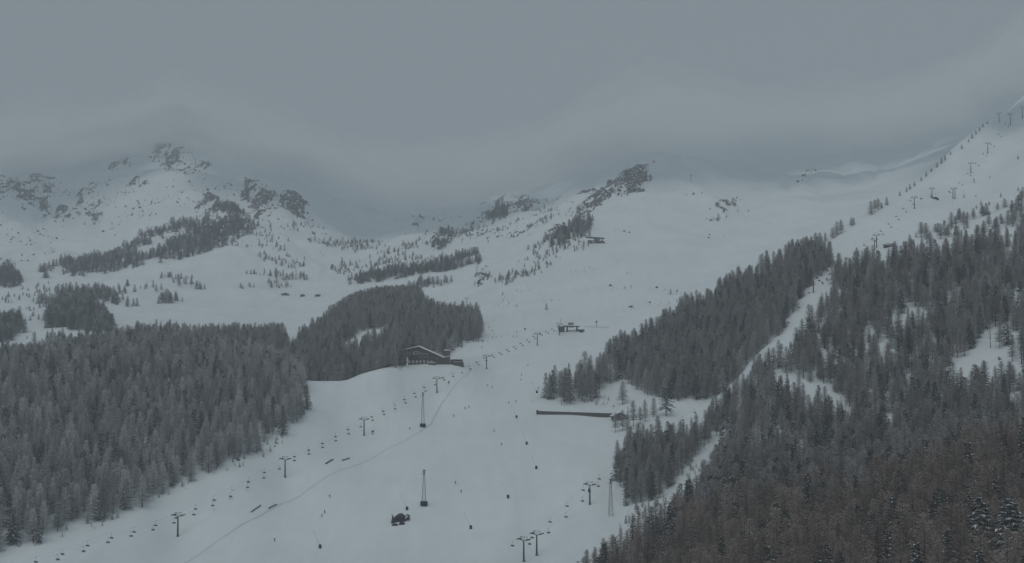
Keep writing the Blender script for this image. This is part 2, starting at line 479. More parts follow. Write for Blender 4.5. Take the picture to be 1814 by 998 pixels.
def snow_material():
    m = bpy.data.materials.new('snow_and_rock')
    m.use_nodes = True
    nt = m.node_tree; N = nt.nodes; Lk = nt.links
    b = N['Principled BSDF']
    b.inputs['Roughness'].default_value = 0.75
    b.inputs['Specular IOR Level'].default_value = 0.2
    geo = N.new('ShaderNodeNewGeometry')
    def noise(scale, detail=4, vec=None):
        n = N.new('ShaderNodeTexNoise'); n.inputs['Scale'].default_value = scale; n.inputs['Detail'].default_value = detail
        Lk.new(vec or geo.outputs['Position'], n.inputs['Vector']); return n
    def rng(src, a, b2, c, d):
        r = N.new('ShaderNodeMapRange'); r.inputs[1].default_value = a; r.inputs[2].default_value = b2; r.inputs[3].default_value = c; r.inputs[4].default_value = d
        Lk.new(src, r.inputs[0]); return r.outputs[0]
    n1 = noise(0.012, 5); n2 = noise(0.25, 5)
    # old and fresh snow
    mx = N.new('ShaderNodeMix'); mx.data_type = 'RGBA'
    mx.inputs[6].default_value = (0.70, 0.76, 0.774, 1); mx.inputs[7].default_value = (0.805, 0.868, 0.878, 1)
    st = N.new('ShaderNodeVectorMath'); st.operation = 'MULTIPLY'; st.inputs[1].default_value = (0.16, 0.018, 0.05)
    Lk.new(geo.outputs['Position'], st.inputs[0])
    n3 = noise(1.0, 5, st.outputs[0]); n4 = noise(0.06, 4)
    m1 = N.new('ShaderNodeMath'); m1.operation = 'ADD'; m2 = N.new('ShaderNodeMath'); m2.operation = 'ADD'
    Lk.new(rng(n1.outputs[0], .35, .65, 0, .5), m1.inputs[0]); Lk.new(rng(n3.outputs[0], .35, .65, 0, .3), m1.inputs[1])
    Lk.new(m1.outputs[0], m2.inputs[0]); Lk.new(rng(n4.outputs[0], .35, .65, 0, .2), m2.inputs[1])
    Lk.new(m2.outputs[0], mx.inputs[0])
    # rock: broken by small snow ledges
    att = N.new('ShaderNodeAttribute'); att.attribute_name = 'rock'
    sc = N.new('ShaderNodeVectorMath'); sc.operation = 'MULTIPLY'; sc.inputs[1].default_value = (0.15, 0.05, 0.045)
    Lk.new(geo.outputs['Position'], sc.inputs[0])
    nr = N.new('ShaderNodeTexNoise'); nr.inputs['Scale'].default_value = 1.0; nr.inputs['Detail'].default_value = 6; nr.inputs['Roughness'].default_value = 0.7
    Lk.new(sc.outputs[0], nr.inputs['Vector'])
    add = N.new('ShaderNodeMath'); add.operation = 'ADD'
    Lk.new(att.outputs['Fac'], add.inputs[0]); Lk.new(rng(nr.outputs[0], .32, .68, -1.0, .22), add.inputs[1])
    fac = rng(add.outputs[0], .30, .48, 0, 1)
    nrc = noise(0.4, 4)
    rk = N.new('ShaderNodeMix'); rk.data_type = 'RGBA'
    rk.inputs[6].default_value = (0.035, 0.034, 0.036, 1); rk.inputs[7].default_value = (0.12, 0.115, 0.115, 1)
    Lk.new(nrc.outputs[0], rk.inputs[0])
    fm = N.new('ShaderNodeMix'); fm.data_type = 'RGBA'
    Lk.new(fac, fm.inputs[0]); Lk.new(mx.outputs[2], fm.inputs[6]); Lk.new(rk.outputs[2], fm.inputs[7])
    Lk.new(fm.outputs[2], b.inputs['Base Color'])
    bp = N.new('ShaderNodeBump'); bp.inputs['Strength'].default_value = 0.35; bp.inputs['Distance'].default_value = 0.5
    Lk.new(n2.outputs[0], bp.inputs['Height']); Lk.new(bp.outputs[0], b.inputs['Normal'])
    return m
M['snow'] = snow_material()
g = link('snow_ground', ground_mesh())
g.data.materials.append(M['snow'])
tag(g, 'snow covered ski slopes, valley floor and mountain sides', kind='structure')

# ------------------------------------------------------------------ air
def box_obj(name, x0, x1, y0, y1, z0, z1):
    b = MB().box((x0 + x1) / 2, (y0 + y1) / 2, (z0 + z1) / 2, x1 - x0, y1 - y0, z1 - z0)
    return b.build(name, [])

def volume(name, dens, col):
    m = bpy.data.materials.new(name)
    m.use_nodes = True
    nt = m.node_tree; nt.nodes.clear()
    o = nt.nodes.new('ShaderNodeOutputMaterial')
    v = nt.nodes.new('ShaderNodeVolumePrincipled')
    v.inputs['Color'].default_value = (*col, 1)
    v.inputs['Density'].default_value = dens
    v.inputs['Anisotropy'].default_value = 0.0
    nt.links.new(v.outputs[0], o.inputs['Volume'])
    return m
ZTOP = float(GZ.max()) + 30
ZBOT = float(GZ.min()) - 2
hz = box_obj('haze', -4200, 4200, -400, 5600, ZBOT, ZTOP)
hz.data.materials.append(volume('cold_haze', 2.0e-4, (0.80, 0.85, 0.885)))
tag(hz, 'thin cold haze over the whole valley', 'haze', kind='stuff')
# low cloud wrapped round the summits: nested closed shells of even density, thin at their rims
def cloud_shell(name, base_shift, lift, dens, seed):
    nx, ny = 150, 90
    xs = np.linspace(-2600, 2600, nx); ys = np.linspace(1500, 4700, ny)
    X, Y = np.meshgrid(xs, ys)
    a = np.clip(X / Y, A0, A1)
    G = bil(GZ, ga, gl, a, np.log(Y / 1000))
    px, py = project(X, Y, G)
    # height of the cloud base, by azimuth: higher round the left summit
    base = np.interp(px, [-300, 0, 180, 320, 420, 560, 700, 900, 1100, 1250, 1500, 1800, 2100],
                         [600, 605, 645, 690, 645, 590, 570, 590, 622, 628, 618, 615, 590]) + base_shift
    base = base + 90 * fbm(X / 330, Y / 380, 4, seed, .6)
    top = G + lift + 70 * fbm(X / 220, Y / 260, 4, seed + 20, .6)
    bot = np.maximum(base, G - 40)
    edge = smooth(1500, 1750, Y) * smooth(4700, 4500, Y) * smooth(2600, 2350, np.abs(X))
    th = np.maximum(top - bot, 0) * edge
    T = bot + th
    keep = th > 1.0
    me = MB()
    idx = -np.ones(X.shape, int)
    return X, Y, bot, T, keep

def build_cloud(name, base_shift, lift, dens, seed):
    X, Y, bot, top, keep = cloud_shell(name, base_shift, lift, dens, seed)
    ny, nx = X.shape
    quad = keep[:-1, :-1] | keep[1:, :-1] | keep[:-1, 1:] | keep[1:, 1:]
    bm_v = []; faces = []
    vid = {}
    def vtx(i, j, t):
        k = (i, j, t if keep[i, j] else 0)
        if k not in vid:
            vid[k] = len(bm_v)
            bm_v.append((X[i, j], Y[i, j], (top if k[2] else bot)[i, j]))
        return vid[k]
    def face(vs):
        u = []
        for v in vs:
            if v not in u: u.append(v)
        if len(u) >= 3: faces.append(u)
    for i in range(ny - 1):
        for j in range(nx - 1):
            if not quad[i, j]: continue
            c = ((i, j), (i, j + 1), (i + 1, j + 1), (i + 1, j))
            for tri in ((c[0], c[1], c[2]), (c[0], c[2], c[3])):
                if not any(keep[q] for q in tri): continue
                face([vtx(a, b, 1) for a, b in tri])
                face([vtx(a, b, 0) for a, b in reversed(tri)])
    me = bpy.data.meshes.new(name)
    me.from_pydata(bm_v, [], faces)
    me.polygons.foreach_set('use_smooth', [True] * len(me.polygons))
    me.materials.append(volume(name + '_vapour', dens, (0.979, 0.984, 0.987)))
    o = link(name, me)
    return o
for k, (sh, lift, dens) in enumerate(((-60, 170, 0.0008), (-20, 130, 0.0013), (20, 100, 0.0020), (60, 70, 0.0030))):
    c = build_cloud('low_cloud', sh, lift, dens, 60 + k)
    tag(c, ('thin outer veil of the low cloud on the summits', 'second thin layer of the low cloud on the summits', 'denser inner layer of the low cloud on the summits',
            'dense core of the low cloud hiding the peaks')[k], 'cloud', kind='stuff')
# ------------------------------------------------------------------ trees
def add_tri_np(V, F, p, d, w, side):
    n = len(V)
    V += [tuple(p - side * w * .5), tuple(p + side * w * .5), tuple(p + d)]
    F.append((n, n + 1, n + 2))

def trunk_mesh(rnd, H, r0, bare=0.0):
    b = MB()
    k = 6
    lean = Vector((rnd.uniform(-.02, .02), rnd.uniform(-.02, .02), 0)) * H
    pts = [Vector((0, 0, -1.2))] + [Vector((lean.x * t * t, lean.y * t * t, H * t)) for t in (0.02, .25, .5, .75, .98)]
    rr = [r0 * 1.25, r0 * 1.1, r0 * .8, r0 * .55, r0 * .3, 0.02]
    b.tube(pts, rr, 5)
    return b, lean

def larch_crown(rnd, H, lean, nb=95, spread=0.19, tw=15, low=0.16, width=.085, shape=0.75):
    """bare or frosted larch: whorled limbs carrying many thin twigs"""
    V = []; F = []; Mi = []
    for i in range(nb):
        t = low + (0.99 - low) * (i + rnd.random()) / nb
        f = (1 - t) / (1 - low)
        L = H * spread * (f ** shape) * rnd.uniform(.65, 1.15) + .25
        az = i * 2.399 + rnd.uniform(-.4, .4)
        up = 0.15 + .55 * (t ** 2) + rnd.uniform(-.18, .15)
        d = Vector((math.cos(az), math.sin(az), up)).normalized()
        o = Vector((lean.x * t * t, lean.y * t * t, H * t))
        s = d.cross(Vector((0, 0, 1))).normalized()
        # limb: slim triangle pair
        n = len(V)
        w = 0.05 + .012 * L
        V += [tuple(o - s * w), tuple(o + s * w), tuple(o + d * L)]
        V += [tuple(o - Vector((0, 0, w))), tuple(o + Vector((0, 0, w))), tuple(o + d * L)]
        F += [(n, n + 1, n + 2), (n + 3, n + 4, n + 5)]
        k = max(4, int(tw * (L / (H * spread)) + 3))
        for j in range(k):
            q = (j + rnd.random()) / k
            q = .12 + .88 * q
            p = o + d * (L * q) + Vector((0, 0, -.10 * L * q * q))
            sd = 1 if j % 2 else -1
            td = (d * rnd.uniform(.25, .9) + s * sd * rnd.uniform(.3, 1.0) + Vector((0, 0, rnd.uniform(-.75, .35)))).normalized()
            tl = rnd.uniform(.45, 1.05) * (0.35 + .055 * H * .6) * (0.55 + .45 * f)
            wd = Vector((rnd.uniform(-1, 1), rnd.uniform(-1, 1), rnd.uniform(-1, 1))).cross(td).normalized()
            add_tri_np(V, F, p, td * tl, width * rnd.uniform(.7, 1.5), wd)
    return V, F, [0] * len(F)

def spruce_crown(rnd, H, lean, nb=80, spread=0.17, low=0.08, snow=0.3, droop=0.35, shape=.85):
    """evergreen: flat drooping boughs with hanging twigs, snow lying on some of them"""
    V = []; F = []; Mi = []
    for i in range(nb):
        t = low + (0.985 - low) * (i + rnd.random()) / nb
        f = (1 - t) / (1 - low)
        L = H * spread * (f ** shape) * rnd.uniform(.7, 1.15) + .3
        az = i * 2.399 + rnd.uniform(-.3, .3)
        d = Vector((math.cos(az), math.sin(az), .25 * t - droop * f * .6 + rnd.uniform(-.1, .1))).normalized()
        o = Vector((lean.x * t * t, lean.y * t * t, H * t))
        s = d.cross(Vector((0, 0, 1))).normalized()
        k = max(4, int(4 + L * 3.2))
        for j in range(k):
            q = .1 + .9 * (j + rnd.random()) / k
            p = o + d * (L * q) + Vector((0, 0, -.12 * L * q * q))
            sd = 1 if j % 2 else -1
            td = (d * rnd.uniform(.4, .9) + s * sd * rnd.uniform(.35, .9) + Vector((0, 0, rnd.uniform(-.6, .1)))).normalized()
            tl = rnd.uniform(.5, 1.0) * (.45 + .22 * L)
            wd = (s.cross(td) if rnd.random() < .4 else td.cross(Vector((0, 0, 1)))).normalized()
            add_tri_np(V, F, p, td * tl, .34 * rnd.uniform(.7, 1.4), wd); Mi.append(0)
            if rnd.random() < snow * (0.35 + q):
                pp = p + Vector((0, 0, .10))
                wd2 = td.cross(Vector((0, 0, 1))).normalized()
                add_tri_np(V, F, pp, td * tl * .75, .26 * rnd.uniform(.6, 1.3), wd2); Mi.append(1)
    return V, F, Mi

SPEC = {}
PROTO = bpy.data.collections.new('tree_prototypes')     # shapes for the instanced woods, not in the scene itself
PIDX = {}
def mesh_from(name, V, F, Mi, mats):
    me = bpy.data.meshes.new(name)
    me.from_pydata(V, [], F)
    for m in mats: me.materials.append(m)
    me.polygons.foreach_set('material_index', Mi)
    me.update()
    return me

def make_species(kind, n, fn, twig, snowmat=None):
    SPEC[kind] = []
    for i in range(n):
        rnd = random.Random(hash_name(kind) + i * 101)
        H = 10.0                                            # prototypes are 10 m tall, scaled when placed
        r0 = 0.13 * rnd.uniform(.85, 1.2)
        tb, lean = trunk_mesh(rnd, H, r0)
        V, F, Mi = fn(rnd, H, lean, i)
        mats = [twig] + ([snowmat] if snowmat else [])
        crown = mesh_from('crown', V, F, Mi, mats)
        trunk = tb.mesh('trunk', M['trunk'])
        nv = len(V)
        whole = mesh_from(kind, V + tb.v, F + [tuple(k + nv for k in f) for f in tb.f], Mi + [len(mats)] * len(tb.f), mats + [M['trunk']])
        SPEC[kind].append((trunk, crown))
        nm = 'p%03d_%s' % (len(PIDX), kind)
        po = bpy.data.objects.new(nm, whole)
        PROTO.objects.link(po)
        PIDX[(kind, i)] = len(PIDX)

def hash_name(s):
    return sum(ord(c) * (i + 3) * 131 for i, c in enumerate(s))

def L_(nb, spread, tw, low, width, shape):
    return lambda r, H, lean, i: larch_crown(r, H, lean, nb, spread * r.uniform(.74, 1.3), tw, low * r.uniform(.5, 1.9), width, shape * r.uniform(.65, 1.3))
make_species('frosted_larch', 9, L_(112, .235, 17, .10, .105, .62), M['frost'])
make_species('grey_larch', 9, L_(104, .235, 18, .14, .10, .62), M['larch'])
make_species('brown_larch', 8, L_(100, .235, 18, .12, .085, .62), M['brown'])
make_species('spruce', 4, lambda r, H, l, i: spruce_crown(r, H, l, 78, .175, .07, .16, .35), M['needle'], M['clump'])
make_species('snowy_spruce', 4, lambda r, H, l, i: spruce_crown(r, H, l, 78, .19, .07, .55, .5), M['needle'], M['clump'])
make_species('laden_spruce', 3, lambda r, H, l, i: spruce_crown(r, H, l, 95, .22, .05, .95, .75, .7), M['needle'], M['clump'])
make_species('drooping_pine', 1, lambda r, H, l, i: spruce_crown(r, H, l, 60, .25, .27, .10, .85, .42), M['needle'], M['clump'])
make_species('dead_snag', 3, lambda r, H, l, i: larch_crown(r, H, l, 26, .08, 4, .3, .06, .4), M['trunk'])
make_species('stone_pine', 3, lambda r, H, l, i: spruce_crown(r, H, l, 70, .25, .12, .25, .0, .5), M['needle'], M['clump'])
def shrub(r, H, l, i):
    return larch_crown(r, H, Vector((0, 0, 0)), 30, .45, 6, .02, .35, .5)
make_species('dwarf_shrub', 4, shrub, M['shrub'])

def boulder_meshes():
    """angular snow-capped rocks and crags, 1 m size"""
    res = []
    for i in range(6):
        rnd = random.Random(900 + i)
        bm = bmesh.new()
        bmesh.ops.create_icosphere(bm, subdivisions=2, radius=.5)
        sx, sy, sz = rnd.uniform(.7, 1.1), rnd.uniform(.7, 1.1), rnd.uniform(.8, 1.6) if i < 3 else rnd.uniform(.5, .8)
        for v in bm.verts:
            n = 1 + .55 * (rnd.random() - .5)
            v.co = Vector((v.co.x * sx * n, v.co.y * sy * n, v.co.z * sz * n))
        me = bpy.data.meshes.new('boulder'); bm.to_mesh(me); bm.free()
        me.materials.append(M['rock']); me.materials.append(M['snowcap'])
        me.polygons.foreach_set('material_index', [1 if p.normal.z > .72 else 0 for p in me.polygons])
        po = bpy.data.objects.new('p%03d_boulder' % len(PIDX), me)
        PROTO.objects.link(po)
        PIDX[('boulder', i)] = len(PIDX)
    SPEC['boulder'] = [None] * 6
M['rock'] = mat('dark_crag_rock', (0.062, 0.060, 0.062), 0.95, 0.4, 3.0, bump=0.4, rnd=.3)
boulder_meshes()

# instanced woods -----------------------------------------------------------
def scatter_nodes():
    ng = bpy.data.node_groups.new('scatter', 'GeometryNodeTree')
    ng.interface.new_socket('Geometry', in_out='INPUT', socket_type='NodeSocketGeometry')
    ng.interface.new_socket('Geometry', in_out='OUTPUT', socket_type='NodeSocketGeometry')
    N = ng.nodes; Lk = ng.links
    i = N.new('NodeGroupInput'); o = N.new('NodeGroupOutput')
    ci = N.new('GeometryNodeCollectionInfo')
    ci.inputs['Collection'].default_value = PROTO
    ci.inputs['Separate Children'].default_value = True
    ci.inputs['Reset Children'].default_value = True
    ip = N.new('GeometryNodeInstanceOnPoints')
    ip.inputs['Pick Instance'].default_value = True
    def attr(name, typ):
        a = N.new('GeometryNodeInputNamedAttribute'); a.data_type = typ; a.inputs['Name'].default_value = name
        return a.outputs[0]
    Lk.new(i.outputs[0], ip.inputs['Points'])
    Lk.new(ci.outputs[0], ip.inputs['Instance'])
    Lk.new(attr('pick', 'INT'), ip.inputs['Instance Index'])
    Lk.new(attr('rot', 'FLOAT_VECTOR'), ip.inputs['Rotation'])
    Lk.new(attr('scl', 'FLOAT_VECTOR'), ip.inputs['Scale'])
    Lk.new(ip.outputs[0], o.inputs[0])
    return ng
NG = scatter_nodes()

def scatter(name, label, cat, rows, wide=1.0):
    """rows: (x, y, z, species, height)"""
    if not rows: return
    rnd = random.Random(hash_name(name) + len(rows))
    me = bpy.data.meshes.new(name)
    n = len(rows)
    me.vertices.add(n)
    me.vertices.foreach_set('co', np.array([r[:3] for r in rows], np.float32).ravel())
    pick = []; rot = []; scl = []
    for r in rows:
        k = r[3]; v = rnd.randrange(len(SPEC[k]))
        pick.append(PIDX[(k, v)])
        if k == 'boulder':
            rot += [rnd.uniform(-.4, .4), rnd.uniform(-.4, .4), rnd.uniform(0, 6.28)]
            s = r[4]; scl += [s * rnd.uniform(.7, 1.3), s * rnd.uniform(.7, 1.3), s * rnd.uniform(.8, 1.4)]
        else:
            rot += [rnd.uniform(-.03, .03), rnd.uniform(-.03, .03), rnd.uniform(0, 6.28)]
            s = r[4] / 10.0; w = s * wide * rnd.uniform(.8, 1.2); scl += [w, w, s]
    me.attributes.new('pick', 'INT', 'POINT').data.foreach_set('value', np.array(pick, np.int32))
    me.attributes.new('rot', 'FLOAT_VECTOR', 'POINT').data.foreach_set('vector', np.array(rot, np.float32))
    me.attributes.new('scl', 'FLOAT_VECTOR', 'POINT').data.foreach_set('vector', np.array(scl, np.float32))
    o = link(name, me)
    md = o.modifiers.new('scatter', 'NODES'); md.node_group = NG
    tag(o, label, cat, kind='stuff')
    return o

def tree_at(kind, label, loc, h, group=None, name=None, var=None, width=1.0):
    v = random.randrange(len(SPEC[kind])) if var is None else var
    t, c = SPEC[kind][v]
    e = empty(name or kind, loc, random.uniform(0, 6.28))
    s = h / 10.0
    e.scale = (s * width, s * width, s)
    link('trunk', t, e); link('crown', c, e)
    tag(e, label, 'tree', group)
    return e

def candidates(poly, d0, d1, spacing, seed, holes=(), thin=None):
    """jittered points of the land whose foot shows inside an outline of the photograph"""
    rng = np.random.default_rng(seed)
    xs = [p[0] for p in poly]
    a0 = ray(min(xs) - 5, 600)[0]; a1 = ray(max(xs) + 5, 600)[0]
    xmin, xmax = min(a0 * d0, a0 * d1), max(a1 * d0, a1 * d1)
    gx, gy = np.meshgrid(np.arange(xmin, xmax, spacing), np.arange(d0, d1, spacing))
    gx = (gx + rng.uniform(-.48, .48, gx.shape) * spacing).ravel(); gy = (gy + rng.uniform(-.48, .48, gy.shape) * spacing).ravel()
    gz = ground(gx, gy)
    px, py = project(gx, gy, gz)
    k = np.clip(900.0 / gy, .4, 1.5)
    rx = px + 22 * k * fbm(gx / 14, gy / 18, 2, 91); ry = py + 16 * k * fbm(gx / 14, gy / 18, 2, 97)
    ok = in_poly(rx, ry, poly) & (gy >= d0) & (gy <= d1)
    for h in holes:
        hp, keep = h
        cut = in_poly(px, py, hp)
        for f in (.3,):              # and the trees below whose crowns would hide the clearing
            cut |= in_poly(px, py - f * 16.0 * FPX / gy, hp)
        ok &= ~(cut & (rng.random(px.shape) > keep))
    if thin is not None:
        ok &= rng.random(px.shape) < thin(px, py, gx, gy)
    return [(gx[i], gy[i], gz[i], px[i], py[i]) for i in np.nonzero(ok)[0]]

def choose(rnd, mix):
    t = rnd.random() * sum(w for _, w in mix)
    for k, w in mix:
        t -= w
        if t <= 0: return k
    return mix[-1][0]

def wood(poly, d0, d1, spacing, hr, mix, seed, holes=(), thin=None):
    rnd = random.Random(seed)
    rows = []
    for x, y, z, px, py in candidates(poly, d0, d1, spacing, seed, holes, thin):
        m = mix(px, py, y) if callable(mix) else mix
        k = choose(rnd, m)
        h = (rnd.triangular(hr[0], hr[1] * 1.08, (hr[0] + hr[1]) * .52) if rnd.random() > .16 else rnd.uniform(hr[0] * .45, hr[0])) * (1.0 if k not in ('dwarf_shrub',) else .55)
        rows.append((x, y, z - .3, k, h, px, py))
    return rows

def patchy(scale, cut, seed, soft=.12):
    return lambda px, py, x, y: smooth(cut - soft, cut + soft, fbm(x / scale, y / scale, 3, seed))

GULLY = ([(1340, 650), (1356, 632), (1397, 572), (1422, 528), (1437, 505), (1476, 480), (1480, 490), (1456, 530), (1418, 580), (1382, 635), (1352, 655)], 0.02)
CLEAR = [([(1728, 680), (1733, 620), (1748, 588), (1790, 575), (1808, 600), (1800, 660), (1762, 680)], .2),
         ([(1570, 840), (1586, 805), (1610, 805), (1606, 840)], .12), ([(1645, 825), (1652, 798), (1690, 796), (1690, 822)], .12),
         ([(1694, 750), (1700, 722), (1710, 726), (1704, 752)], .3),
         ([(1740, 820), (1745, 795), (1800, 780), (1800, 800)], .5),
         ([(1264, 765), (1280, 732), (1296, 698), (1306, 704), (1298, 738), (1284, 768)], .05),
         ([(1090, 918), (1180, 858), (1232, 800), (1265, 788), (1262, 830), (1222, 882), (1178, 922), (1105, 955)], .08)]
LEFT = [(-60, 1015), (0, 984), (60, 962), (100, 946), (170, 924), (240, 902), (290, 876), (335, 855), (400, 828), (455, 800), (500, 780), (530, 752), (546, 735), (550, 692), (534, 668), (450, 640), (330, 617), (230, 608), (120, 628), (0, 645), (-60, 650)]
MID = [(496, 650), (514, 630), (533, 606), (562, 588), (600, 556), (640, 528), (700, 517), (745, 525), (750, 545), (790, 562), (848, 570), (856, 598), (832, 612), (800, 622), (796, 640), (720, 648), (690, 680), (640, 700), (556, 716), (520, 700)]
VALL = [(238, 600), (300, 596), (340, 600), (400, 598), (450, 600), (502, 598), (508, 626), (420, 662), (280, 652), (236, 625)]
RIGHT = [(1020, 1045), (1085, 1000), (1178, 938), (1230, 895), (1258, 852), (1302, 778), (1310, 720), (1345, 670), (1395, 640), (1430, 590), (1470, 530), (1490, 480), (1560, 470), (1650, 462), (1720, 440), (1814, 428), (1960, 420), (1960, 1400), (1020, 1400)]
RLOW = [(1106, 894), (1094, 830), (1098, 806), (1150, 800), (1200, 790), (1250, 762), (1300, 712), (1320, 690), (1318, 720), (1290, 760), (1250, 792), (1205, 840), (1160, 885)]
RUP = [(1076, 650), (1085, 628), (1160, 588), (1240, 546), (1340, 490), (1400, 455), (1440, 448), (1478, 470), (1440, 500), (1415, 535), (1392, 580), (1345, 645), (1318, 690), (1262, 712), (1230, 712), (1190, 716), (1150, 708), (1120, 684), (1105, 668)]
CLUS = [(956, 703), (966, 690), (990, 690), (1020, 680), (1070, 668), (1078, 645), (1100, 650), (1088, 690), (1046, 716), (1004, 718), (975, 712)]

def rmix(px, py, d):
    if d + 70 * math.sin(px * 12.9898 + py * 78.233) < 560 + 25 * math.sin(px / 60.0): return (('brown_larch', 86), ('spruce', 7), ('snowy_spruce', 7))
    return (('grey_larch', 68), ('brown_larch', 9), ('spruce', 12), ('snowy_spruce', 7), ('dead_snag', 4))
W = {}
W['left'] = wood(LEFT, 540, 1160, 6.0, (13, 20), (('frosted_larch', 72), ('grey_larch', 14), ('spruce', 5), ('snowy_spruce', 9)), 11)
W['mid'] = wood(MID, 1000, 1780, 6.2, (14, 20), (('grey_larch', 84), ('spruce', 16)), 12,
                holes=[([(596, 619), (620, 602), (640, 588), (692, 580), (690, 588), (668, 600), (622, 620)], 0.0), ([(716, 655), (716, 634), (840, 634), (840, 655)], 0.0),
                       ([(796, 640), (800, 600), (812, 598), (812, 640)], .3)])
W['vall'] = wood(VALL, 1270, 1640, 6.5, (14, 21), (('grey_larch', 85), ('spruce', 15)), 13)
W['right'] = wood(RIGHT, 300, 1180, 6.3, (14, 21), rmix, 14, holes=[GULLY] + CLEAR, thin=lambda px, py, x, y: np.where(y < 600, 1.0, smooth(-.42, -.14, fbm(x / 38, y / 55, 3, 71)) * smooth(-.46, -.08, fbm(x / 11, y / 20, 2, 73))))
W['rlow'] = wood(RLOW, 690, 900, 5.2, (13, 19), (('grey_larch', 92), ('spruce', 8)), 15)
W['rup'] = wood(RUP, 930, 1260, 5.4, (14, 20), (('grey_larch', 86), ('spruce', 14)), 16, holes=[GULLY, ([(1330, 500), (1335, 488), (1370, 478), (1372, 490)], .1)])
W['clus'] = wood(CLUS, 900, 1160, 6.8, (15, 23), (('grey_larch', 88), ('spruce', 12)), 17)
FAR = []
FAR += wood([(80, 580), (95, 548), (150, 530), (172, 545), (205, 580), (185, 592), (130, 586)], 1480, 1960, 7.5, (13, 19), (('grey_larch', 55), ('spruce', 45)), 21)
FAR += wood([(-60, 572), (30, 570), (46, 586), (20, 604), (-60, 612)], 1400, 1800, 7.5, (13, 19), (('grey_larch', 50), ('spruce', 50)), 22)
FAR += wood([(60, 545), (85, 520), (360, 512), (365, 530), (290, 540), (215, 545), (170, 535), (100, 555)], 1700, 2150, 9, (9, 16), (('spruce', 60), ('grey_larch', 40)), 23, thin=patchy(40, .1, 3))
FAR += wood([(40, 600), (60, 585), (200, 585), (250, 590), (240, 600), (120, 608)], 1380, 1650, 9, (6, 13), (('spruce', 70), ('grey_larch', 30)), 24, thin=patchy(30, .12, 4))
FAR += wood([(58, 490), (100, 464), (140, 462), (200, 452), (232, 430), (260, 412), (300, 400), (340, 390), (395, 418), (385, 440), (340, 455), (300, 466), (262, 482), (160, 486), (100, 494)], 2000, 2750, 8.5, (9, 16), (('spruce', 75), ('grey_larch', 25)), 25, thin=patchy(45, -.12, 5))
FAR += wood([(215, 512), (240, 492), (350, 490), (375, 505), (300, 512)], 1950, 2400, 10, (7, 12), (('spruce', 70), ('grey_larch', 30)), 26, thin=patchy(35, .1, 6))
FAR += wood([(-60, 505), (-60, 478), (18, 475), (40, 500), (20, 512)], 2000, 2350, 8, (9, 14), (('spruce', 90), ('grey_larch', 10)), 27)
FAR += wood([(355, 430), (365, 390), (385, 362), (420, 372), (460, 400), (420, 428), (390, 442)], 2300, 2850, 9, (9, 15), (('spruce', 85), ('grey_larch', 15)), 28, thin=patchy(40, -.1, 7))
FAR += wood([(420, 512), (440, 470), (480, 430), (560, 425), (690, 430), (690, 470), (620, 482), (540, 505)], 2000, 2700, 10.5, (4, 10), (('spruce', 70), ('grey_larch', 30)), 29, thin=patchy(45, .12, 8, .22))
FAR += wood([(470, 510), (480, 485), (545, 478), (540, 505)], 2000, 2350, 9, (6, 11), (('spruce', 40), ('grey_larch', 60)), 59, thin=patchy(30, .05, 58, .15))
FAR += wood([(-40, 560), (60, 500), (110, 500), (90, 540), (60, 570)], 1600, 2150, 13, (4, 8), (('spruce', 60), ('grey_larch', 40)), 58, thin=patchy(40, .1, 57, .2))
FAR += wood([(380, 430), (470, 400), (560, 390), (600, 430), (480, 450)], 2300, 2800, 13, (4, 9), (('spruce', 80), ('grey_larch', 20)), 57, thin=patchy(40, .1, 56, .2))
FAR += wood([(615, 502), (650, 488), (700, 480), (760, 472), (845, 445), (852, 466), (800, 480), (740, 492), (690, 497), (640, 503)], 1850, 2250, 7.5, (9, 16), (('spruce', 75), ('grey_larch', 25)), 30, thin=patchy(40, -.2, 9))
FAR += wood([(700, 520), (740, 500), (800, 500), (795, 516), (750, 518)], 1650, 2050, 8.5, (9, 14), (('spruce', 60), ('grey_larch', 40)), 31, thin=patchy(30, 0, 10))
FAR += wood([(865, 392), (880, 370), (900, 362), (896, 390)], 2500, 3100, 9, (9, 16), (('spruce', 95), ('grey_larch', 5)), 32)
FAR += wood([(760, 445), (780, 415), (800, 408), (802, 428), (785, 446)], 2200, 2700, 10, (9, 15), (('spruce', 95), ('grey_larch', 5)), 33, thin=patchy(30, 0, 12))
FAR += wood([(960, 432), (1000, 410), (1030, 385), (1048, 390), (1046, 412), (1010, 436), (985, 440)], 1700, 2100, 8.5, (9, 16), (('grey_larch', 60), ('spruce', 40)), 34, thin=patchy(30, 0, 13))
FAR += wood([(870, 500), (900, 470), (960, 430), (1040, 380), (1050, 400), (1040, 440), (960, 480), (900, 505)], 1600, 2150, 9, (3, 8), (('spruce', 60), ('grey_larch', 40)), 35, thin=patchy(40, .1, 14, .25))
FAR += wood([(640, 480), (700, 440), (820, 395), (960, 365), (1000, 380), (900, 430), (850, 440), (760, 470)], 2100, 2900, 11, (4, 9), (('spruce', 80), ('grey_larch', 20)), 36, thin=patchy(50, .14, 15, .2))
FAR += wood([(1595, 458), (1625, 425), (1700, 392), (1814, 348), (1830, 425), (1720, 440)], 1020, 1320, 9, (6, 15), (('grey_larch', 80), ('spruce', 20)), 37, thin=patchy(30, .05, 16, .2))
FAR += wood([(1690, 350), (1740, 300), (1814, 260), (1830, 350), (1740, 385)], 1100, 1560, 16, (2.5, 6), (('grey_larch', 70), ('spruce', 30)), 38, thin=patchy(40, .2, 17, .2))
SCRUB = []
SCRUB += wood([(1100, 905), (1180, 860), (1230, 800), (1262, 790), (1245, 830), (1190, 890), (1120, 925)], 650, 860, 4.5, (2, 6), (('grey_larch', 50), ('dwarf_shrub', 50)), 41, thin=patchy(25, 0, 18))
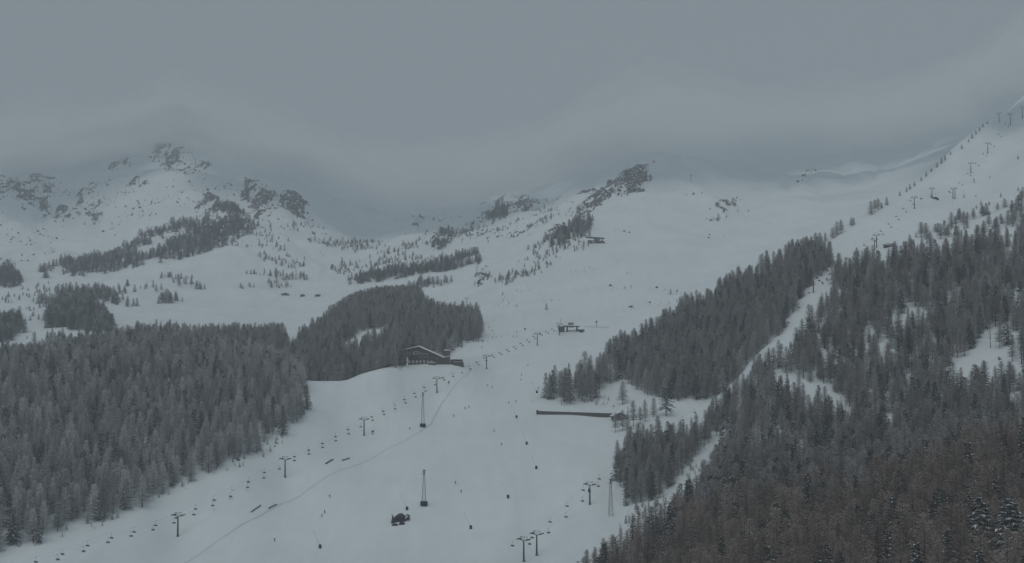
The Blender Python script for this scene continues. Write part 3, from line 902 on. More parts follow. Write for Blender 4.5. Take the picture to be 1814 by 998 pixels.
SCRUB += wood(GULLY[0], 850, 1120, 5.5, (1.2, 4), (('dwarf_shrub', 70), ('boulder', 25)), 42, thin=patchy(18, .12, 19))
SCRUB += wood([(860, 575), (900, 555), (1000, 545), (1080, 560), (1240, 530), (1200, 500), (1050, 470), (900, 510)], 1330, 1750, 9, (2, 5), (('dwarf_shrub', 80), ('boulder', 8), ('spruce', 12)), 43, thin=patchy(40, .16, 20, .22))
SCRUB += wood([(1060, 440), (1100, 380), (1200, 330), (1330, 350), (1320, 400), (1240, 480), (1120, 500)], 1550, 2300, 15, (2.5, 6), (('dwarf_shrub', 75), ('boulder', 25)), 44, thin=patchy(60, .22, 21, .22))
SCRUB += wood([(1740, 700), (1728, 620), (1790, 575), (1814, 600), (1814, 690)], 650, 980, 6, (1.5, 4), (('dwarf_shrub', 70), ('boulder', 30)), 45, thin=patchy(20, .2, 22))
SCRUB += wood([(1450, 470), (1560, 385), (1700, 280), (1760, 240), (1790, 260), (1700, 360), (1600, 440), (1500, 480)], 1050, 1560, 12, (1.5, 4), (('dwarf_shrub', 90), ('boulder', 10)), 46, thin=patchy(40, .25, 23, .2))
SCRUB += wood([(-40, 470), (100, 440), (100, 450), (80, 462), (-40, 480)], 2050, 2550, 13, (4, 8), (('dwarf_shrub', 60), ('boulder', 20), ('spruce', 20)), 47, thin=patchy(40, .1, 24))
EDGE = [(-20, 1000), (60, 975), (170, 938), (240, 915), (335, 868), (400, 842), (500, 795), (545, 752), (556, 700), (545, 690), (535, 740), (490, 775), (330, 850), (230, 895), (100, 938), (-20, 975)]
SCRUB += wood(EDGE, 580, 960, 3.6, (1.2, 5), (('frosted_larch', 40), ('dwarf_shrub', 45), ('spruce', 10), ('boulder', 5)), 48, thin=patchy(14, .16, 25, .15))
SCRUB += wood([(1020, 1020), (1080, 975), (1165, 912), (1215, 872), (1200, 862), (1150, 905), (1060, 965), (1000, 1010)], 520, 760, 4, (1.5, 6), (('grey_larch', 50), ('dwarf_shrub', 40), ('spruce', 10)), 49, thin=patchy(16, .12, 26, .15))
SCRUB += wood([(940, 712), (1085, 722), (1090, 712), (1000, 708), (950, 700)], 900, 1010, 4, (1.5, 4), (('grey_larch', 50), ('dwarf_shrub', 50)), 50, thin=patchy(14, .15, 27, .15))
SCRUB += wood([(540, 720), (545, 680), (640, 664), (712, 646), (722, 660), (640, 706), (560, 724)], 930, 1130, 4.2, (4, 9), (('grey_larch', 75), ('spruce', 10), ('dwarf_shrub', 15)), 51, thin=lambda px, py, x, y: (y > 955 + (px - 550) * .58).astype(float))
CRAG = []
CRAG += wood([(-40, 330), (160, 318), (330, 300), (450, 318), (560, 385), (600, 430), (400, 438), (250, 420), (120, 430), (-40, 440)], 2250, 3050, 14, (2.5, 6), (('boulder', 55), ('spruce', 45)), 290, thin=patchy(60, .14, 190, .25))
CRAG += wood([(700, 440), (740, 385), (850, 370), (960, 350), (1040, 350), (1010, 400), (880, 430)], 2000, 3050, 14, (2.5, 6), (('boulder', 55), ('spruce', 45)), 291, thin=patchy(60, .12, 191, .22))
for _k, (_poly, _d0, _d1, _dens) in enumerate(ROCKS):
    _r = wood(_poly, _d0, _d1, 11, (4, 10), (('boulder', 55), ('spruce', 45)), 300 + _k, thin=patchy(30, .25 - .5 * _dens, 200 + _k, .2))
    CRAG += [(x, y, z - (h * .25 if k == 'boulder' else 0), k, h * (.9 if k == 'boulder' else .8), px, py) for x, y, z, k, h, px, py in _r]

# the trees that show largest become things of their own
def show(rows):
    return [r for r in rows]
NEAR = []
for key in ('right', 'left', 'rlow', 'clus'):
    for r in W[key]:
        zt = r[2] + r[4]
        tx, ty = project(np.float64(r[0]), np.float64(r[1]), np.float64(zt))
        if 4 < tx < 1810 and 100 < ty < 985:
            NEAR.append((r[4] / r[1], key, r))
NEAR.sort(key=lambda t: -t[0])
picked = {}
cnt = {}
LIM = {'brown_larch': 170, 'frosted_larch': 70, 'grey_larch': 60, 'spruce': 30, 'snowy_spruce': 30}
def place(key, r):
    """where in its wood a tree stands, in words"""
    px, py = r[5], r[6]
    tx, ty = project(np.float64(r[0]), np.float64(r[1]), np.float64(r[2] + r[4]))
    if key == 'right':
        h = 'far right' if tx > 1690 else 'right' if tx > 1560 else 'middle' if tx > 1400 else 'left' if tx > 1220 else 'far left tip'
        v = 'bottom' if ty > 930 else 'middle height' if ty > 870 else 'upper rim'
        return '%s part, %s' % (h, v)
    if key == 'left':
        return 'by the left frame edge' if tx < 110 else 'left of the lowest tower' if tx < 300 else 'above the lowest tower' if tx < 420 else 'near the second tower'
    if key == 'rlow':
        return 'front' if ty > 800 else 'back'
    h = 'left end' if tx < 1000 else 'middle' if tx < 1045 else 'right end'
    return '%s, %s row' % (h, 'front' if py > 700 else 'back')
SHORT = {'brown_larch': 'brown leafless larch', 'grey_larch': 'grey leafless larch', 'frosted_larch': 'frosted pale larch', 'spruce': 'dark evergreen', 'snowy_spruce': 'snow laden evergreen'}
WHERE = {'right': 'of the bottom right wood', 'left': 'at the foot of the left wood', 'rlow': 'of the wooded spur by the mast', 'clus': 'of the clump above the timber wall'}
def single(key, r):
    w = place(key, r); k = r[3]
    lab = '%s %s, %s' % (SHORT[k], WHERE[key], w)
    return tree_at(k, lab, r[:3], r[4], '%s %s, %s' % (SHORT[k].replace('larch', 'larches').replace('evergreen', 'evergreens'), WHERE[key], w), width=random.uniform(.85, 1.2))
for _, key, r in NEAR:
    k = r[3]
    if cnt.get(k, 0) >= LIM.get(k, 0): continue
    cnt[k] = cnt.get(k, 0) + 1
    single(key, r)
    picked.setdefault(key, set()).add(id(r))
for r in W['clus']:                      # the clump above the wall can be told apart tree by tree
    if id(r) not in picked.get('clus', ()):
        single('clus', r)
        picked.setdefault('clus', set()).add(id(r))
def rest(key): return [r for r in W[key] if id(r) not in picked.get(key, ())]
scatter('frosted_larch_wood', 'dense frosted larch wood covering the hill on the left', 'wood', rest('left'))
scatter('larch_wood', 'grey larch wood on the knoll behind the ski lodge', 'wood', W['mid'])
scatter('larch_wood', 'strip of larch wood in the valley behind the left hill', 'wood', W['vall'])
scatter('larch_wood', 'larch wood covering the right mountainside', 'wood', rest('right'))
scatter('larch_wood', 'spur of larch wood reaching the piste by the lower lift mast', 'wood', rest('rlow'))
scatter('larch_wood', 'larch wood along the ridge left of the snowy gully', 'wood', W['rup'])
scatter('distant_trees', 'scattered dark conifers on the far mountain sides', 'trees', FAR, 1.55)
scatter('scrub', 'low scrub and stones poking through the snow', 'scrub', SCRUB)
scatter('crags', 'dark broken rock and conifers of the far crags', 'rocks', CRAG)
print('TREES', {k: len(v) for k, v in W.items()}, len(FAR), len(SCRUB), len(CRAG), cnt)
# ------------------------------------------------------------------ chairlifts
ORD = ['first', 'second', 'third', 'fourth', 'fifth', 'sixth', 'seventh', 'eighth', 'ninth', 'tenth', 'eleventh', 'twelfth']

def tower_parts(H, arm, double=False):
    """steel lift tower; local x across the line, y along it"""
    parts = []
    b = MB().tube([(0, 0, -1.5), (0, 0, .5)], [.95, .85], 8)
    parts.append(('footing', b, 'stone'))
    for sx in ((-1.1, 1.1) if double else (0,)):
        b = MB().tube([(sx, 0, .3), (sx, 0, H * .3), (sx, 0, H)], [.52, .42, .30], 8)
        parts.append(('post', b, 'steel'))
    b = MB()
    for s in (-1, 1):
        b.bar((0, 0, H - .3), (s * arm, 0, H + .75), .42, .34)
    parts.append(('crossarm', b, 'steel'))
    for s in (-1, 1):
        b = MB()
        b.bar((s * arm, -2.3, H + .85), (s * arm, 2.3, H + .85), .16, .3)
        for k in range(6):
            y = -2.1 + k * .84
            b.tube([(s * arm - .08, y, H + .62), (s * arm + .08, y, H + .62)], .26, 8)
        parts.append(('sheave_train', b, 'steel'))
    b = MB()                         # lifting frame above the arms
    for s in (-1, 1):
        b.bar((s * arm * .55, 0, H + .3), (s * arm * .75, 0, H + 2.0), .13)
        b.bar((s * arm * .75, 0, H + 2.0), (s * arm * .25, 0, H + 1.75), .12)
        b.bar((s * arm * .25, 0, H + 1.75), (0, 0, H - .2), .12)
    b.bar((-arm * .75, 0, H + 2.03), (arm * .75, 0, H + 2.03), .1)
    parts.append(('lifting_frame', b, 'steel'))
    b = MB()
    for s in (-1, 1):
        b.bar((s * .22, -.55, 1.0), (s * .22, -.42, H), .06)
    for k in range(int(H * 2)):
        z = 1.2 + k * .5
        if z < H: b.bar((-.22, -.54, z), (.22, -.54, z), .04)
    parts.append(('ladder', b, 'steel'))
    for s in (-1, 1):                # service platforms
        b = MB().box(s * (arm - .6), .0, H + .25, .7, 2.6, .08)
        parts.append(('platform', b, 'steel'))
    b = MB().box(0, 0, H - .02, .75, .75, .16).box(0, 0, H + .1, .6, .6, .12)
    parts.append(('snow_cap', b, 'snowcap'))
    return parts

TOWER_MESH = {}
def lift_tower(loc, rz, label, group, H=11.0, arm=2.8, double=False, tilt=0.0):
    key = (H, arm, double)
    if key not in TOWER_MESH:
        TOWER_MESH[key] = [(n, b.mesh(n, M[m])) for n, b, m in tower_parts(H, arm, double)]
    e = empty('lift_tower', loc, rz)
    e.rotation_euler = (tilt, 0, rz)
    for n, me in TOWER_MESH[key]:
        link(n, me, e)
    tag(e, label, 'lift tower', group)
    return e

def chair_meshes():
    """four-seat chair, origin at the rope grip, x across, y downhill side"""
    P = []
    b = MB().tube([(0, 0, .12), (0, 0, -.2), (0, -.35, -1.0), (0, -.35, -2.3)], [.07, .07, .06, .06], 6).box(0, 0, 0, .16, .5, .24)
    P.append(('hanger', b.mesh('hanger', M['chair_steel'])))
    b = MB()
    for s in (-1, 1):
        b.tube([(s * 1.15, .35, -3.0), (s * 1.15, -.3, -3.05), (s * 1.15, -.4, -2.3), (s * .3, -.36, -2.25), (0, -.35, -2.25)], .05, 5)
    b.bar((-1.15, -.3, -3.05), (1.15, -.3, -3.05), .07)
    P.append(('frame', b.mesh('frame', M['chair_steel'])))
    b = MB().box(0, .02, -2.98, 2.15, .62, .12)
    P.append(('seat', b.mesh('seat', M['seat'])))
    b = MB().box(0, -.36, -2.62, 2.15, .1, .55, rot=Matrix.Rotation(.15, 3, 'X'))
    P.append(('backrest', b.mesh('backrest', M['seat'])))
    b = MB()
    b.bar((-1.0, .45, -2.5), (1.0, .45, -2.5), .05)
    for s in (-1, 1):
        b.bar((s * 1.0, .45, -2.5), (s * 1.1, -.35, -2.35), .05)
        b.bar((s * .6, .45, -2.5), (s * .5, .55, -3.3), .04)
    b.bar((-.7, .55, -3.3), (.7, .55, -3.3), .05)
    P.append(('safety_bar', b.mesh('safety_bar', M['chair_steel'])))
    return P
CHAIR = chair_meshes()

def chair(loc, rz, label, group):
    e = empty('lift_chair', loc, rz, .88)
    for n, me in CHAIR:
        link(n, me, e)
    tag(e, label, 'chair', group)
    return e

def rope_path(towers, side, H, arm):
    """towers: (Vector base, heading) -> points on the rope, with sag between towers"""
    pts = []
    for i, (p, rz) in enumerate(towers):
        across = Vector((math.cos(rz), math.sin(rz), 0))
        q = p + across * side * arm + Vector((0, 0, H + .75 + .62 - .75 - .0))
        if i:
            a = pts[-1]
            for k in range(1, 8):
                t = k / 8
                m = a.lerp(q, t); m.z -= 4 * t * (1 - t) * (q - a).length * .012
                pts.append(m)
        pts.append(q)
    return pts

def along(pts, s):
    for a, b in zip(pts, pts[1:]):
        L = (b - a).length
        if s <= L: return a.lerp(b, s / L)
        s -= L
    return None
def length(pts): return sum((b - a).length for a, b in zip(pts, pts[1:]))

# main lift up the left edge of the piste
L1PX = [(60, 1098), (190, 1022), (315, 952), (505, 848), (645, 773), (774, 697), (862, 655), (952, 612), (991, 594)]
L1 = []
x0, y0 = ray(315, 952)[0] * 677, 677.0
x1, y1 = ray(991, 594)[0] * 1257, 1257.0
dirx, diry = (x1 - x0), (y1 - y0)
_len = math.hypot(dirx, diry); dirx /= _len; diry /= _len
RZ1 = math.atan2(diry, dirx) - math.pi / 2
for px, py in L1PX:
    a = ray(px, py)[0]
    # intersection of the straight lift line with the sight line's azimuth
    t = (a * y0 - x0) / (dirx - a * diry)
    X, Y = x0 + dirx * t, y0 + diry * t
    L1.append((Vector((X, Y, float(ground(X, Y)))), RZ1))
NT1 = ['at the bottom left corner', 'standing lowest in the frame at the bottom left', 'second from the bottom left, beside the forest edge', 'third from the bottom left, beside a snow gun',
       'fourth from the bottom left, beside the first lattice mast', 'fifth from the bottom left, below the lodge annexe', 'sixth from the bottom left, above the lodge', 'last one, just below the upper lift station']
H1, ARM1 = 10.8, 2.9
for i in range(2, len(L1)):
    lift_tower(L1[i][0], L1[i][1], 'steel chairlift tower ' + NT1[i - 1], 'towers of the main chairlift', H1, ARM1)
STATION = L1[-1][0] + Vector((dirx * 34, diry * 34, 0)); STATION.z = float(ground(STATION.x, STATION.y))
ropes1 = {}
for side, nm in ((-1, 'forest'), (1, 'piste')):
    end = (L1[-1][0] + Vector((dirx * 24, diry * 24, 0)), RZ1)
    end[0].z = float(ground(end[0].x, end[0].y)) - 4.0
    pts = rope_path(L1 + [end], side, H1, ARM1)
    ropes1[side] = pts
    r = MB().tube(pts, .022, 5, cap=True).build('haul_rope', M['rope'])
    tag(r, 'thin steel haul rope of the main chairlift on its %s side' % nm, 'rope', 'ropes of the main chairlift')
def tower_name(i):
    return ['', '', 'lowest', 'second lowest', 'third', 'fourth', 'fifth', 'sixth', 'top'][i]
RIDERS = []
for side, nm, off in ((-1, 'forest', 4.0), (1, 'piste', 11.5)):
    pts = ropes1[side]
    n = 0; counter = {}
    s = off
    tot = length(pts)
    tl = [length(pts[:8 * i + 1]) for i in range(len(L1))]
    while s < tot - 3:
        p = along(pts, s)
        qx, qy = project(p.x, p.y, p.z - 2)
        if p is not None and qy < 1006 and qx > 60 and all(abs(s - t) > 2.2 for t in tl):
            seg = max(i for i in range(len(tl)) if tl[i] <= s)
            counter[seg] = counter.get(seg, 0) + 1
            if seg < 2:
                lab = 'empty lift chair below the lowest main tower, %s up from the frame edge, %s side' % (ORD[n], nm)
            else:
                lab = 'empty lift chair, %s above the %s main tower from the bottom, %s-side rope' % (ORD[counter[seg] - 1], tower_name(seg), nm)
            n += 1
            c = chair(p, RZ1 + (math.pi if side > 0 else 0), lab, 'chairs of the main chairlift')
            RIDERS.append((s, side, c, qx, qy))
        s += 17.6

# second lift, up the right mountainside
L2PX = [(905, 1040), (928, 1004), (951, 988), (1045, 893), (1168, 800), (1300, 660), (1441, 518), (1474, 492), (1553, 441), (1620, 370), (1690, 353), (1735, 300), (1790, 225)]
L2 = []
for px, py in L2PX:
    u = ray(px, py)[0]
    inv = 0.001515 - .002359 * (u - .02)
    D = 1 / inv
    L2.append(Vector((u * D, D, float(ground(u * D, D)))) if px < 1600 else at(px, py, 900))
RZ2 = math.atan2(L2[8].y - L2[2].y, L2[8].x - L2[2].x) - math.pi / 2
names2 = {1: 'lower of the two lift towers at the bottom edge of the piste', 2: 'upper of the two lift towers at the bottom edge, with tilted arms', 3: 'lift tower beside the lattice mast at the right piste edge',
          4: 'lift tower whose arms rise above the trees near the hut', 6: 'lift tower in the snowy gully of the right forest', 7: 'lift tower at the head of the snowy gully among larches',
          8: 'taller of two lift towers on the snowfield above the right forest', 9: 'lift tower on the open ridge left of the low domed hut', 10: 'twin-post lift tower on the ridge right of the low domed hut'}
T2 = []
for i, p in enumerate(L2):
    T2.append((p, RZ2))
    if i in names2:
        lift_tower(p, RZ2, 'steel ' + names2[i], 'towers of the right-hand chairlift', {4: 14.0}.get(i, 10.8), 2.9, double=(i == 10))
p = L2[8] + Vector((-4.5, -9, 0)); p.z = float(ground(p.x, p.y))
lift_tower(p, RZ2, 'shorter of two lift towers on the snowfield above the right forest', 'towers of the right-hand chairlift', 9.0, 2.6)
for side, nm in ((-1, 'left'), (1, 'right')):
    tw = [(q + Vector((0, 0, 3.2 if i == 4 else 0)), z) for i, (q, z) in enumerate(T2)]
    pts = rope_path(tw, side, 10.8, 2.9)
    r = MB().tube(pts, .022, 5).build('haul_rope', M['rope'])
    tag(r, 'thin steel haul rope of the right-hand chairlift on its %s side' % nm, 'rope', 'ropes of the right-hand chairlift')
    s = 6.0 if side < 0 else 13.0
    tot = length(pts); k = 0
    while s < tot - 5:
        p = along(pts, s)
        qx, qy = project(p.x, p.y, p.z - 2)
        vis = (qy < 1000 and qx < 1245) or (1395 < qx < 1800)
        if vis:
            where = ('low on the piste' if qx < 1010 else 'by the lattice mast at the piste edge' if qx < 1120 else 'over the snow gap by the hut' if qx < 1300 else
                     'over the snowy gully' if qx < 1480 else 'on the snowfield above the right forest' if qx < 1610 else 'near the ridge top')
            k += 1
            chair(p, RZ2 + (math.pi if side > 0 else 0), 'lift chair %s, %s up the %s rope' % (where, ('%s' % ORD[k - 1]) if k <= 12 else '%dth' % k, nm), 'chairs of the right-hand chairlift')
        s += 19.0 if qx < 1300 else 26.0 if qx < 1640 else 48.0

# single pylons of other lifts, far off
FARP = [(827, 541, 8, 'on the snowy shoulder behind the lodge wood'), (777, 552, 7, 'just showing above the wood behind the lodge'), (845, 489, 13, 'on the slope right of the far conifer row'),
        (986, 449, 12, 'leaning below the grey crag trees left of the mid-mountain station'), (1006, 441, 10, 'in the grey trees beside the mid-mountain station'), (1047, 408, 10, 'directly above the mid-mountain station'),
        (1224, 323, 12, 'alone high on the open bowl under the cloud'), (231, 618, 15, 'dark against the valley above the left wood'), (192, 622, 12, 'thin, left of the dark one above the left wood'),
        (1720, 307, 11, 'on the ridge between the twin-post tower and the cloud'), (1750, 273, 12, 'on the upper ridge, second below the cloud'), (1790, 222, 14, 'on the upper ridge just below the cloud'), (1811, 210, 13, 'at the right edge under the cloud'),
        (1770, 217, 11, 'on the ridge crest left of the topmost towers')]
for px, py, H, txt in FARP:
    p = at(px, py, 900 if px < 1650 else 1000)
    lift_tower(p, RZ2 * .4 if px > 1600 else -.2, 'distant lift pylon ' + txt, 'distant lift pylons', float(H), 2.6)

# ------------------------------------------------------------------ lattice masts
def lattice_mast(loc, H, label, pad=True, rz=0.25):
    e = empty('lattice_mast', loc, rz)
    w0, w1 = 1.15, .28
    leg = lambda sx, sy, t: Vector((sx * (w0 + (w1 - w0) * t), sy * (w0 + (w1 - w0) * t), H * t))
    cs = ((-1, -1), (1, -1), (1, 1), (-1, 1))
    for sx, sy in cs:
        b = MB().bar(leg(sx, sy, -.06), leg(sx, sy, 1), .13)
        b.build('leg', M['steel_pale'], e)
    n = 13
    ts = [1 - (1 - k / n) ** 1.0 for k in range(n + 1)]
    b = MB()
    for k in range(n):
        for f in range(4):
            a, c = cs[f], cs[(f + 1) % 4]
            if k % 2: a, c = c, a
            b.bar(leg(*a, ts[k]), leg(*c, ts[k + 1]), .055)
            b.bar(leg(*a, ts[k + 1]), leg(*c, ts[k + 1]), .05)
    b.build('bracing', M['steel_pale'], e)
    for z, L, off in ((H - .6, 2.1, .2), (H - 2.6, 2.6, -.5)):
        b = MB().bar((-L / 2 + off, 0, z), (L / 2 + off, 0, z), .16)
        for s in (-1, 1):
            b.tube([(s * L / 2 * .9 + off, 0, z), (s * L / 2 * .9 + off, 0, z + .5)], .08, 6)
        b.build('crossarm', M['steel'], e)
    MB().box(0, 0, H - 1.2, .6, .6, 2.2).build('head_box', M['steel'], e)
    if pad:
        b = MB()
        for k in range(10):
            a = 2 * math.pi * k / 10
            b.box(1.75 * math.cos(a), 1.75 * math.sin(a), 1.05, .6, 1.12, 2.5, rot=Matrix.Rotation(a, 3, 'Z'))
        b.build('crash_padding', M['pad'], e)
    tag(e, label, 'mast', 'lattice masts beside the piste')
    return e
lattice_mast(at(749, 757), 24.5, 'tall slim lattice mast with dark padded foot beside the chairs')
lattice_mast(at(751, 896), 20.5, 'lattice mast with dark blue padded foot in the middle of the piste')
lattice_mast(at(1082, 915), 20.5, 'pale lattice mast without padding at the right edge of the piste', False)

# ------------------------------------------------------------------ snow lances and fan guns
def lance_meshes():
    P = []
    b = MB()
    for k in range(6):
        a = 2 * math.pi * k / 6
        b.box(.55 * math.cos(a), .55 * math.sin(a), .95, .35, .68, 2.1, rot=Matrix.Rotation(a, 3, 'Z'))
    b.tube([(0, 0, -.4), (0, 0, 1.98)], .5, 8)
    P.append(('padded_base', b.mesh('padded_base', M['box'])))
    P.append(('lance_pole', MB().tube([(0, 0, 1.2), (-1.9, 0, 5.2), (-3.8, 0, 9.2)], [.06, .05, .04], 6).mesh('lance_pole', M['steel_pale'])))
    P.append(('nozzle_head', MB().tube([(-3.75, 0, 9.1), (-3.95, 0, 9.55)], [.12, .09], 6).mesh('nozzle_head', M['steel'])))
    return P
LANCE = lance_meshes()
for px, py, txt in ((567, 972, 'nearest the bottom left of the piste'), (721, 904, 'behind the dark groomer'), (834, 938, 'right of the dark groomer'), (900, 883, 'in mid piste above the lower lift towers'),
                    (950, 831, 'between the timber wall and the lower lift'), (933, 788, 'directly below the timber wall'), (915, 741, 'at the left end of the timber wall'), (930, 585, 'left of the upper lift station'),
                    (1044, 872, 'behind the lift tower near the right mast'), (951, 697, 'at the left foot of the larch clump')):
    e = empty('snow_lance', at(px, py), random.uniform(-.3, .3), .95)
    for n, me in LANCE: link(n, me, e)
    tag(e, 'leaning snow lance on a dark padded box ' + txt, 'snow lance', 'snow lances on the piste')

def fan_gun(px, py, s, rz, label, lift=0):
    e = empty('snow_gun', at(px, py), rz, s)
    b = MB()
    for a in (0, 2.1, 4.2):
        b.bar((0, 0, 1.0 + lift), (1.1 * math.cos(a), 1.1 * math.sin(a), -.1), .12)
    b.tube([(0, 0, .8 + lift), (0, 0, 1.6 + lift)], .12, 6)
    b.build('stand', M['black'], e)
    b = MB().tube([(-.8, 0, 1.7 + lift), (-.5, 0, 1.8 + lift), (.7, 0, 2.3 + lift), (.85, 0, 2.36 + lift)], [.42, .55, .5, .58], 10)
    b.build('barrel', M['black'], e)
    MB().box(-.2, .55, 1.55 + lift, .5, .35, .6).build('control_box', M['black'], e)
    tag(e, label, 'snow gun', 'fan snow guns')
fan_gun(660, 770, 1.0, .6, 'small black fan snow gun beside the third chairlift tower')
fan_gun(795, 682, 1.0, 1.2, 'small black fan snow gun under the chairs below the lodge')
fan_gun(1057, 580, 1.35, 1.9, 'dark fan snow gun on a tall stand right of the upper station', 2.2)
fan_gun(855, 607, .9, .3, 'dark fan snow gun at the tip of the lodge wood')

# ------------------------------------------------------------------ padding rolls lying on the snow
for a, c, txt in (((445, 909), (462, 897), 'longest, nearest the bottom left'), ((476, 902), (490, 895), 'thin, right of the longest one'), ((577, 823), (590, 815), 'thick, below the third tower'), ((606, 817), (619, 813), 'bent, right of the thick one')):
    A, B = at(*a), at(*c)
    m = A.lerp(B, .45) + Vector((0, 0, .3))
    e = empty('padding_roll', A)
    pts = [Vector((0, 0, .35)), m - A + Vector((0, 0, .15 if 'bent' not in txt else -.1)), B - A + Vector((0, 0, .35))]
    MB().tube(pts, .42 if 'thick' in txt else .3, 8).build('roll', M['rail'], e, True)
    for q in (pts[0].lerp(pts[1], .4), pts[1].lerp(pts[2], .5)):
        MB().box(q.x, q.y, q.z, .12, .12, 1.2).build('stake', M['steel'], e)
    tag(e, 'dark padding roll lying on the snow, ' + txt, 'padding', 'padding rolls on the snow')

# ------------------------------------------------------------------ blue line sprayed down the piste
BL = [(326, 1000), (400, 950), (460, 915), (500, 892), (560, 858), (620, 828), (680, 800), (720, 780), (745, 765), (764, 752), (770, 738), (782, 716), (800, 692), (812, 678), (828, 664), (835, 654)]
bl_pts = []
for (a, b_) in zip(BL, BL[1:]):
    A, B = at(*a), at(*b_)
    for k in range(8):
        p = A.lerp(B, k / 8); bl_pts.append(p)
b = MB(); vs_ = []; fs_ = []
for i, p in enumerate(bl_pts):
    d = (bl_pts[min(i + 1, len(bl_pts) - 1)] - bl_pts[max(i - 1, 0)]); d.z = 0; d.normalize()
    s = Vector((-d.y, d.x, 0)) * (.75 + .2 * math.sin(i * 1.7))
    for t in (-1, -.33, .33, 1):
        q = p + s * t
        vs_.append((q.x, q.y, float(ground(q.x, q.y)) + .10 - .05 * abs(t)))
for i in range(len(bl_pts) - 1):
    for k in range(3):
        fs_.append((i * 4 + k, i * 4 + k + 1, i * 4 + k + 5, i * 4 + k + 4))
b.add(vs_, fs_)
o = b.build('blue_track', M['bluedye'], smooth_shade=True)
tag(o, 'pale blue line sprayed on the snow along the piste', kind='structure')

# ------------------------------------------------------------------ the lodge
M['sign'] = mat('faded_sign_paint', (0.48, 0.49, 0.50), 0.8)
def lodge():
    p = at(757, 645)
    px_m = p.y / FPX                     # metres per photo pixel at the lodge
    e = empty('ski_lodge', p, 0.0)
    W_ = 72 * px_m; x0 = -36 * px_m - .5
    xr = x0 + 22 * px_m; xe = x0 + 66 * px_m
    zl, zr, ze = 12.2, 14.4, 4.9
    dep = 15.0
    # gabled body
    wl = x0 + 3.2 * px_m
    zwl = zl + (zr - zl) * (wl - x0) / (xr - x0) - .35
    body = MB().prism([(wl, -4), (wl, zwl), (xr, zr - .4), (xe - 1, ze + .25), (xe - 1, -4)], 0, dep).build('wall', M['wood'], e)
    def roofpoly(xa, za, xb, zb, name):
        r = MB().prism([(xa, za), (xb, zb), (xb, zb + .28), (xa, za + .28)], -1.6, dep + 1).build(name, M['wood'], e)
        MB().prism([(xa, za + .282), (xb, zb + .282), (xb, zb + .85), (xa, za + .85)], -1.5, dep + .9).build('snow_cover', M['snowcap'], r)
    roofpoly(x0, zl - .2, xr, zr - .2, 'roof')
    roofpoly(xr, zr - .2, xe, ze - .0, 'roof')
    # balconies
    for z, xa, xb in ((6.6, wl + .2, wl + 9.0), (3.7, wl + .2, xe - 6)):
        b = MB().box((xa + xb) / 2, -.75, z, xb - xa, 1.5, .18)
        b.box((xa + xb) / 2, -1.45, z + .95, xb - xa, .1, .14)
        bal = b.build('balcony', M['wood2'], e)
        b = MB()
        k = xa
        while k < xb:
            b.box(k, -1.45, z + .5, .35, .06, .8); k += .55
        b.build('railing', M['wood'], bal)
    # tall pale window posts upper left
    for k in range(3):
        x = wl + 1.2 + k * 3.0
        w = MB().box(x, -.05, 8.3, .75, .12, 3.0).build('window', M['plaster'], e)
        MB().box(x, -.12, 8.3, .5, .06, 2.6).build('pane', M['glass'], w)
    for k in range(7):
        x = xr - .4 + k * 2.6
        z = 5.6 if k < 4 else 4.9 - .3 * (k - 4)
        w = MB().box(x, -.06, z, 1.0, .12, 1.1).build('window', M['plaster'], e)
        MB().box(x, -.13, z, .72, .06, .8).build('pane', M['glass'], w)
    # ground floor: pale piers with dark openings
    n = 7
    for k in range(n):
        x = wl + 1.0 + k * 3.05
        b = MB().box(x + .1, -.3, 2.35, 1.9, .5, 1.5)
        b.prism([(x - .75, 1.6), (x + .95, 1.6), (x + .35, .6), (x - .15, .6)], -.55, -.06)
        b.build('pier', M['plaster'], e)
        MB().box(x + 1.6, -.08, 1.1, 1.3, .14, 1.7).build('door', M['glass'], e)
    # painted sign under the gable: arched emblem, block letters, a script line below
    s = MB()
    cx, cz = xr + 1.0 - 3.2, 9.0
    for k in range(9):
        a0 = math.pi * k / 9; a1 = math.pi * (k + 1) / 9
        s.bar((cx - 2.2 * math.cos(a0), -.1, cz + 1.7 * math.sin(a0)), (cx - 2.2 * math.cos(a1), -.1, cz + 1.7 * math.sin(a1)), .1, .38)
    s.box(cx - 1.6, -.1, cz - .5, 1.1, .1, 1.3).box(cx + .6, -.1, cz - .5, 1.1, .1, .9)
    s.build('sign_emblem', M['sign'], e)
    s = MB()
    lx = cx + 3.3
    for seg in (((.9, 1.3), (0, 1.3)), ((0, 1.3), (-.1, .3)), ((-.1, .3), (.9, .1)), ((1.4, 1.3), (2.3, 1.2)), ((1.4, 1.3), (1.4, .7)), ((1.4, .7), (2.3, .6)), ((2.3, .6), (2.2, 0)), ((2.2, 0), (1.3, .1)), ((2.7, 0), (3.1, 1.3)), ((3.1, 1.3), (3.5, 0)), ((2.8, .5), (3.4, .5))):
        s.bar((lx + seg[0][0] - 1, -.1, cz - .9 + seg[0][1]), (lx + seg[1][0] - 1, -.1, cz - .9 + seg[1][1]), .1, .26)
    s.build('sign_letters', M['sign'], e)
    s = MB()
    prev = None
    for k in range(26):
        t = k / 25
        q = (lx + 2.9 + 4.9 * t, -.1, cz - .75 + .32 * math.sin(t * 26) + .1 * math.sin(t * 9))
        if prev: s.bar(prev, q, .1, .2)
        prev = q
    s.build('sign_script', M['sign'], e)
    # terrace furniture block and pale awning
    b = MB().box(xe - 9.5, -3.0, -.35, 6.2, 1.6, 3.9).box(xe - 10.2, -2.2, 1.9, 4.6, 1.2, .35)
    b.build('terrace_counter', M['plaster'], e)
    MB().box(xe - 9.6, -4.05, -.35, 6.6, .45, 2.1).build('terrace_bench', M['wood2'], e)
